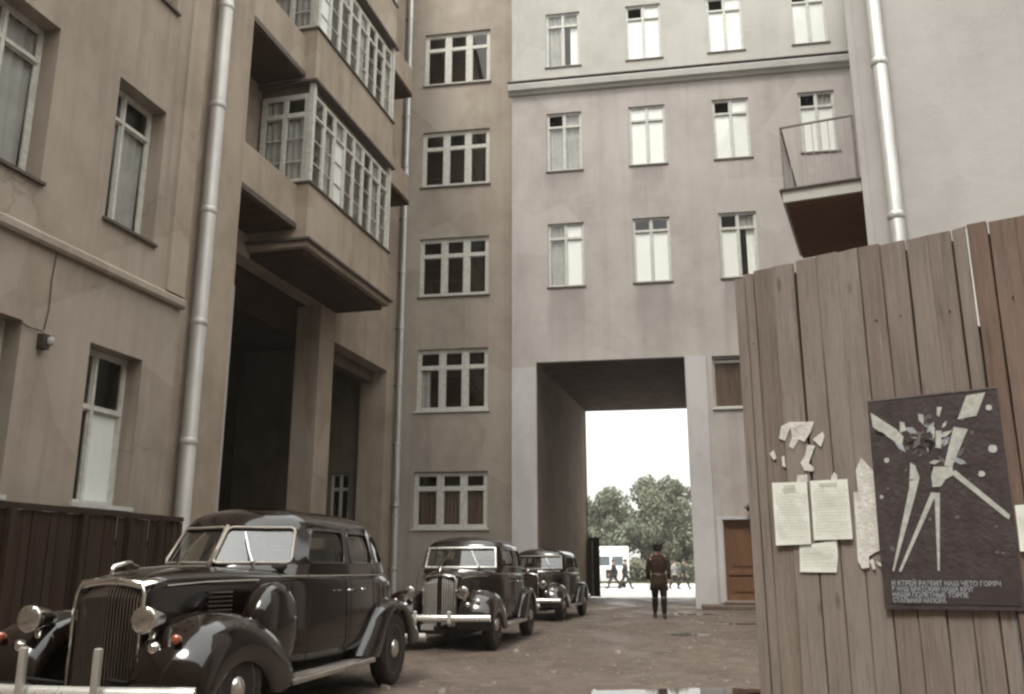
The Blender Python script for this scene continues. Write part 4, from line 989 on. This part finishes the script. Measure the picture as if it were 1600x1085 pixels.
# ------------------------------------------------------------------ PEOPLE
def person(label, loc, rz, H=1.76, top='khaki', legs='khaki2', stride=.0, arms=(.0, .0), cap=True, tunic=True, lean=0, detail=True):
    t = thing('person', label, 'person', (*loc, .012), rz, None)
    k = H / 1.76
    hip = Vector((0, 0, .93)); che = Vector((.02 + lean, 0, 1.30)); nk = Vector((.02 + lean, 0, 1.50)); hd = Vector((.045 + lean, 0, 1.64))
    V = []; Ed = []; Rr = []
    def v(p, r, par=None):
        V.append(Vector(p) * k); Rr.append(r * k); i = len(V) - 1
        if par is not None: Ed.append((par, i))
        return i
    p0 = v(hip, .135); w1_ = v((0.01, 0, 1.08), .125, p0); c1 = v(che, .15, w1_); c2 = v((.02 + lean, 0, 1.42), .12, c1); n1_ = v(nk, .058, c2); h1 = v(hd, .098, n1_); h2 = v(hd + Vector((0, 0, .07)), .085, h1)
    feet = []
    for s in (1, -1):
        a = s * stride
        hj = v((0, s * .09, .90), .10, p0); kn = v((.03 + a * .22 + .02, s * .10, .50), .062, hj); an = v((a * .42 - .03, s * .10, .10 if a >= 0 else .14), .032, kn)
        ft = v((a * .42 + .08, s * .11, .045), .024, an); feet.append((Vector(V[kn]), Vector(V[an]), Vector(V[ft])))
    hands = []
    for s, ar in ((1, arms[0]), (-1, arms[1])):
        sh = v((.01 + lean, s * .175, 1.42), .068, c2); el = v((-.02 + lean + ar * .3, s * .245, 1.14), .045, sh); wr = v((.04 + lean + ar * .55, s * .25, .90 + abs(ar) * .05), .032, el)
        pm = v((.055 + lean + ar * .58, s * .25, .83 + abs(ar) * .05), .036, wr); hands.append((Vector(V[pm]), s))
    roots = [p0]
    for pm, s in hands:
        for fi in range(5):
            fx = (fi - 1.5) * .021 if fi < 4 else .035; ln = (.07, .08, .075, .06, .05)[fi]
            a_ = v(pm / k + Vector((fx, 0, -.0)), .011); b_ = v(pm / k + Vector((fx + (.02 if fi == 4 else 0), -s * .006, -.03 - ln * .5)), .010, a_)
            v(pm / k + Vector((fx + (.03 if fi == 4 else .004), -s * .02, -.03 - ln)), .008, b_); roots.append(a_)
    me = bpy.data.meshes.new('body'); me.from_pydata([tuple(p) for p in V], Ed, [])
    o = bpy.data.objects.new('body', me); COL.objects.link(o); o.parent = t; me.materials.append(M['skin'])
    sk = o.modifiers.new('skin', 'SKIN'); sk.use_smooth_shade = True
    if not me.skin_vertices: me.skin_vertices.new()
    for i, r_ in enumerate(Rr):
        sv = me.skin_vertices[0].data[i]; sv.radius = (r_, r_); sv.use_root = i in roots
    o.modifiers.new('s', 'SUBSURF').render_levels = 1
    # trousers and boots: tapered sleeves over the legs
    for (kn, an, ft), s in zip(feet, (1, -1)):
        hj = Vector((0, s * .09, .93)) * k
        MB().tube([hj, (hj + kn) / 2 + Vector((.01, 0, 0)), kn + Vector((0, 0, -.05))], [.118 * k, .10 * k, .088 * k], 12).build('trouser_leg', M[legs], t, smooth=True, sub=1)
        MB().tube([kn + Vector((0, 0, .06)), kn * .55 + an * .45 + Vector((-.015, 0, 0)), an + Vector((0, 0, -.05))], [.092 * k, .078 * k, .06 * k], 12).tube([an + Vector((-.07, 0, -.055)), an + Vector((.02, 0, -.04)), ft + Vector((0, 0, 0)), ft + Vector((.08, 0, -.015))], [.038 * k, .058 * k, .052 * k, .03 * k], 10).build('boot' if tunic else 'shoe', M['boot'] if tunic else M[legs], t, smooth=True, sub=1)
    # jacket with skirt
    hem = .66 if tunic else .86; rows = []
    for z, rx, ry, ox in ((hem, .185, .235, 0), (.86, .16, .205, 0), (1.02, .125, .165, 0), (1.06, .125, .165, 0.005), (1.22, .15, .195, lean * .6), (1.36, .155, .215, lean), (1.44, .135, .205, lean), (1.495, .095, .12, lean), (1.52, .068, .072, lean)):
        if z < hem: continue
        rows.append([((ox + .01 + rx * math.cos(g)) * k, ry * math.sin(g) * k, z * k) for g in [q * 6.2832 / 20 for q in range(20)]])
    jk = MB().grid(rows, closed=True).build('jacket', M[top], t, smooth=True, solid=.012)
    for s, ar in ((1, arms[0]), (-1, arms[1])):
        MB().tube([(( .01 + lean) * k, s * .15 * k, 1.44 * k), ((.0 + lean + ar * .12) * k, s * .215 * k, 1.34 * k), ((-.02 + lean + ar * .3) * k, s * .247 * k, 1.14 * k), ((.035 + lean + ar * .53) * k, s * .25 * k, (.91 + abs(ar) * .05) * k)], [.068 * k, .074 * k, .060 * k, .045 * k], 10).build('sleeve', M[top], jk, smooth=True)
    if tunic:
        MB().lathe([(.20, -.025), (.205, -.02), (.205, .02), (.2, .025)], (0, 0, 0), 'Z', 20)
        rw = [[((.005 + (.132) * math.cos(g)) * k, .172 * math.sin(g) * k, z * k) for g in [q * 6.2832 / 20 for q in range(20)]] for z in (1.005, 1.055)]
        bo = MB().grid(rw, closed=True).build('belt', M['belt'], jk, smooth=True, solid=-.012)
        MB().box((-.150) * k, (-.138) * k, -.02, .02, 1.0 * k, 1.06 * k).box(.138 * k, .152 * k, -.025, .025, 1.0 * k, 1.06 * k).build('buckle', M['chrome'], bo)
    # head details
    hp = hd * k
    mbh = MB()
    for s in (1, -1):
        mbh.lathe([(0, .02), (.028, .012), (.03, -.005), (0, -.012)], (hp.x - .01, s * .093 * k, hp.z + .01), 'Y', 8)
    mbh.lathe([(.0, .115), (.012, .105), (.02, .085)], (hp.x, 0, hp.z + .0), 'X', 8); mbh.build('ears_and_nose', M['skin'], o, smooth=True)
    fe = MB()
    for s in (1, -1): fe.lathe([(0, .102), (.009, .098), (.01, .085)], (hp.x, s * .034, hp.z + .03), 'X', 8)
    fe.box(hp.x + .085, hp.x + .097, -.025, .025, hp.z - .052, hp.z - .044).build('eyes_and_mouth', M['boot'], o)
    if cap:
        MB().lathe([(.085, -.06), (.106, -.02), (.110, .04), (.10, .07)], (hp.x - .022, 0, hp.z), 'Z', 16).build('hair', M['boot'], t, smooth=True)
        c_ = MB().lathe([(.106, .03), (.108, .06), (.128, .085), (.132, .105), (.11, .122), (0, .13)], (hp.x - .005, 0, hp.z), 'Z', 18).build('cap', M[top], t, smooth=True)
        MB().box(hp.x + .07, hp.x + .16, -.07, .07, hp.z + .03, hp.z + .042).build('cap_peak', M['boot'], c_, bevel=.005)
    else:
        MB().lathe([(.112, .03), (.116, .07), (.10, .12), (.05, .155), (0, .16)], (hp.x - .018, 0, hp.z - .01), 'Z', 16).build('hair', M['boot'], t, smooth=True)
    return t
person("soldier in a belted brown tunic, cap and boots walking in front of the archway", (3.66, 23.1), -95, H=1.80, stride=.35, arms=(.12, -.25))
person("dark-suited walker on the left of the pair striding past the white van", (6.35, 57.6), 175, H=1.74, top='navy', legs='navy', stride=1.0, arms=(.5, -.5), cap=False, tunic=False)
person("dark-suited walker on the right of the pair crossing in front of the white van", (7.02, 57.4), -5, H=1.76, top='navy', legs='navy', stride=1.0, arms=(.4, -.4), cap=False, tunic=False)
person("grey-jacketed walker right behind the soldier on the bright street", (9.98, 56.9), -30, H=1.72, top='shirt', legs='navy', stride=.6, arms=(.3, -.3), cap=False, tunic=False)
person("dark-suited walker farthest right in the archway beside the grey-jacketed one", (10.52, 56.7), 10, H=1.76, top='navy', legs='navy', stride=1.0, arms=(.4, -.4), cap=False, tunic=False)

# white van on the street
vn = thing('white_van', "small white box van parked on the bright street seen through the archway", 'van', (6.75, 63.2, .01), -95)
MB().prism([(-2.6, .45), (1.3, .45), (1.3, 2.55), (1.1, 2.68), (-2.45, 2.68), (-2.6, 2.55)], -1.22, 1.22).build('body', M['van'], vn, bevel=.08)
MB().prism([(1.31, .5), (2.3, .5), (2.3, 1.25), (1.75, 1.4), (1.55, 2.1), (1.31, 2.2)], -.95, .95).build('cab', M['van'], vn, bevel=.06)
for s in (1, -1):
    MB().add([(1.78, s * .08, 1.42), (1.78, s * .82, 1.42), (1.60, s * .78, 2.02), (1.60, s * .08, 2.02)], [(0, 1, 2, 3)]).build('windscreen', M['vanblue'], vn)
    for wx in (-1.7, 1.75):
        wl = MB().lathe([(0, .12 * s), (.2, .12 * s), (.22, .08 * s), (.22, -.1 * s), (0, -.1 * s)], (wx, s * .85, .4), 'Y', 18).build('wheel', M['rim'], vn, smooth=True)
        MB().lathe([(.22, -.1), (.36, -.1), (.4, -.06), (.4, .06), (.36, .1), (.22, .1)], (wx, s * .85, .4), 'Y', 18).build('tyre', M['tyre'], wl, smooth=True)
    MB().lathe([(0, .05), (.08, .04), (.1, 0), (.1, -.03)], (2.32, s * .65, .85), 'X', 12).build('headlight', M['lens'], vn, smooth=True)
MB().box(2.31, 2.36, -.35, .35, .6, 1.15).build('grille', M['under'], vn)
MB().box(2.3, 2.42, -.95, .95, .42, .52).build('bumper', M['bump'], vn)

# ------------------------------------------------------------------ TREES
def leafmat():
    m, n, b = mat("leaves"); oi = N(n, "ShaderNodeObjectInfo")
    f = noi(n, coords(n), .6, 3); f2 = noi(n, coords(n), 3, 3)
    c = mixc(n, ramp(n, f, .35, .65), (.115, .13, .09), (.19, .205, .15))
    c = mixc(n, mth(n, 'MULTIPLY', ramp(n, f2, .4, .7), .5), c, (.26, .27, .20))
    c = mixc(n, mth(n, 'MULTIPLY', oi.outputs['Random'], .4), c, (.075, .07, .04))
    n.links.new(c, b.inputs['Base Color']); b.inputs['Roughness'].default_value = .7
    return m
M['leaf'] = leafmat(); M['bark'] = simple("bark", (.09, .07, .05), .9, var=.4, scale=6, bmp=.5)
def crown_mesh(seed, rw, h0, h1, nl):
    r = random.Random(seed); vs = []; fs = []
    cl = []
    for i in range(26):
        z = r.uniform(h0, h1); q = 1 - abs((z - (h0 * .55 + h1 * .45)) / (h1 - h0) * 1.5) ** 2; q = max(.25, q)
        a = r.uniform(0, 6.283); d = rw * q * r.uniform(.2, .9); cl.append((d * math.cos(a), d * math.sin(a), z, r.uniform(.7, 1.35)))
    for i in range(nl):
        cx, cy, cz, cr_ = r.choice(cl); u = Vector((r.gauss(0, 1), r.gauss(0, 1), r.gauss(0, .8))).normalized() * cr_ * r.uniform(.55, 1.05)
        p = Vector((cx, cy, cz)) + u; s_ = r.uniform(.12, .27)
        a = Vector((r.gauss(0, 1), r.gauss(0, 1), r.gauss(0, 1))).normalized(); b = a.orthogonal().normalized()
        c = a.cross(b); o = len(vs)
        vs += [tuple(p - b * s_), tuple(p + c * s_ * .6), tuple(p + b * s_), tuple(p - c * s_ * .6)]; fs.append((o, o + 1, o + 2, o + 3))
    me = bpy.data.meshes.new('crown'); me.from_pydata(vs, [], fs); me.materials.append(M['leaf']); return me, cl
protos = []
for i, (rw, h0, h1) in enumerate(((3.4, 2.2, 9.2), (2.9, 1.8, 8.2), (3.8, 2.4, 10.0))):
    cm, cl = crown_mesh(40 + i, rw, h0, h1, 6500)
    mb = MB().tube([(0, 0, 0), (.1, 0, 2), (0, .1, 4.5), (.1, 0, h1 - 1)], [.24, .19, .13, .04], 8)
    for cx, cy, cz, _ in cl[:12]:
        mb.tube([(0, 0, cz * .5), (cx * .5, cy * .5, cz * .8), (cx, cy, cz)], [.07, .05, .02], 5)
    protos.append((cm, mb.v, mb.f))
tms = []
for cm, v_, f_ in protos:
    me = bpy.data.meshes.new('trunk'); me.from_pydata(v_, [], f_); me.materials.append(M['bark']); tms.append(me)
k = 0
for row, (y, n_, x0, dx, sc) in enumerate(((88, 13, -6, 3.1, .89), (95, 13, -7, 3.5, 1.0))):
    for i in range(n_):
        x = x0 + dx * i + rnd.uniform(-.8, .8); yy = y + rnd.uniform(-2, 2)
        pi = rnd.randrange(3); s_ = sc * rnd.uniform(.90, 1.06)
        ords = ("leftmost", "second", "third", "fourth", "fifth", "sixth", "seventh", "eighth", "ninth", "tenth", "eleventh", "twelfth", "thirteenth")
        t = thing('park_tree', f"{ords[i]} leafy park tree from the left in the {'front' if row == 0 else 'back'} row beyond the street", 'tree', (x, yy, .13), rnd.uniform(0, 360), 'grove of park trees beyond the street')
        t.scale = (s_, s_, s_)
        for nm, me in (('crown', protos[pi][0]), ('trunk', tms[pi])):
            o = bpy.data.objects.new(nm, me); COL.objects.link(o); o.parent = t
# low shrubs along the kerb of the park
r = random.Random(5); vs = []; fs = []
for i in range(26000):
    x = r.uniform(-8, 30); y = r.uniform(79.5, 84); h = 1.5 + .9 * noise.noise(Vector((x * .5, y * .5, 0))); z = .1 + abs(h) * r.random() ** .6; s_ = r.uniform(.09, .2)
    a = Vector((r.gauss(0, 1), r.gauss(0, 1), r.gauss(0, 1))).normalized(); b = a.orthogonal().normalized(); c = a.cross(b); p = Vector((x, y, z)); o = len(vs)
    vs += [tuple(p - b * s_), tuple(p + c * s_), tuple(p + b * s_), tuple(p - c * s_)]; fs.append((o, o + 1, o + 2, o + 3))
tag(MB().add(vs, fs).build('shrubbery', M['leaf']), "dense green shrubs along the far side of the street under the trees", 'shrubs', kind='stuff')

# ------------------------------------------------------------------ small rubble on the dirt
M['stone'] = simple("rubble", (.26, .215, .185), .9, var=.5, scale=3)
r = random.Random(11); mb = MB()
for i in range(4000):
    x = r.uniform(-3, 8); y = 7 + 25 * r.random() ** 1.3; s_ = r.uniform(.006, .026) * (1 + (r.random() < .05) * 1.8); z = gh(x, y)
    if any(((x - a) / c) ** 2 + ((y - b) / d) ** 2 < 2 for a, b, c, d in PUD): continue
    a0 = r.uniform(0, 6.28); n = 5; b_ = [(x + s_ * r.uniform(.7, 1.2) * math.cos(a0 + q * 1.257), y + s_ * r.uniform(.7, 1.2) * math.sin(a0 + q * 1.257), z - .01) for q in range(n)]
    t_ = [(x + (p[0] - x) * .6, y + (p[1] - y) * .6, z + s_ * r.uniform(.3, .7)) for p in b_]
    mb.add(b_ + t_, [tuple(range(5, 10))] + [(q, (q + 1) % 5, 5 + (q + 1) % 5, 5 + q) for q in range(5)])
tag(mb.build('gravel', M['stone']), "small stones and plaster crumbs strewn over the courtyard dirt", 'gravel', kind='stuff')

# ------------------------------------------------------------------ haze in the air over yard and street
hm = bpy.data.materials.new("haze_air"); hm.use_nodes = True; hn = hm.node_tree; hn.nodes.clear()
ho = hn.nodes.new("ShaderNodeOutputMaterial"); pv = hn.nodes.new("ShaderNodeVolumePrincipled")
pv.inputs['Color'].default_value = (.95, .90, .80, 1); pv.inputs['Density'].default_value = .0009; pv.inputs['Anisotropy'].default_value = .2
hn.links.new(pv.outputs[0], ho.inputs['Volume'])
tag(MB().box(-301, 301, -301, 301, -1.1, 27).build('haze', hm), kind='stuff')
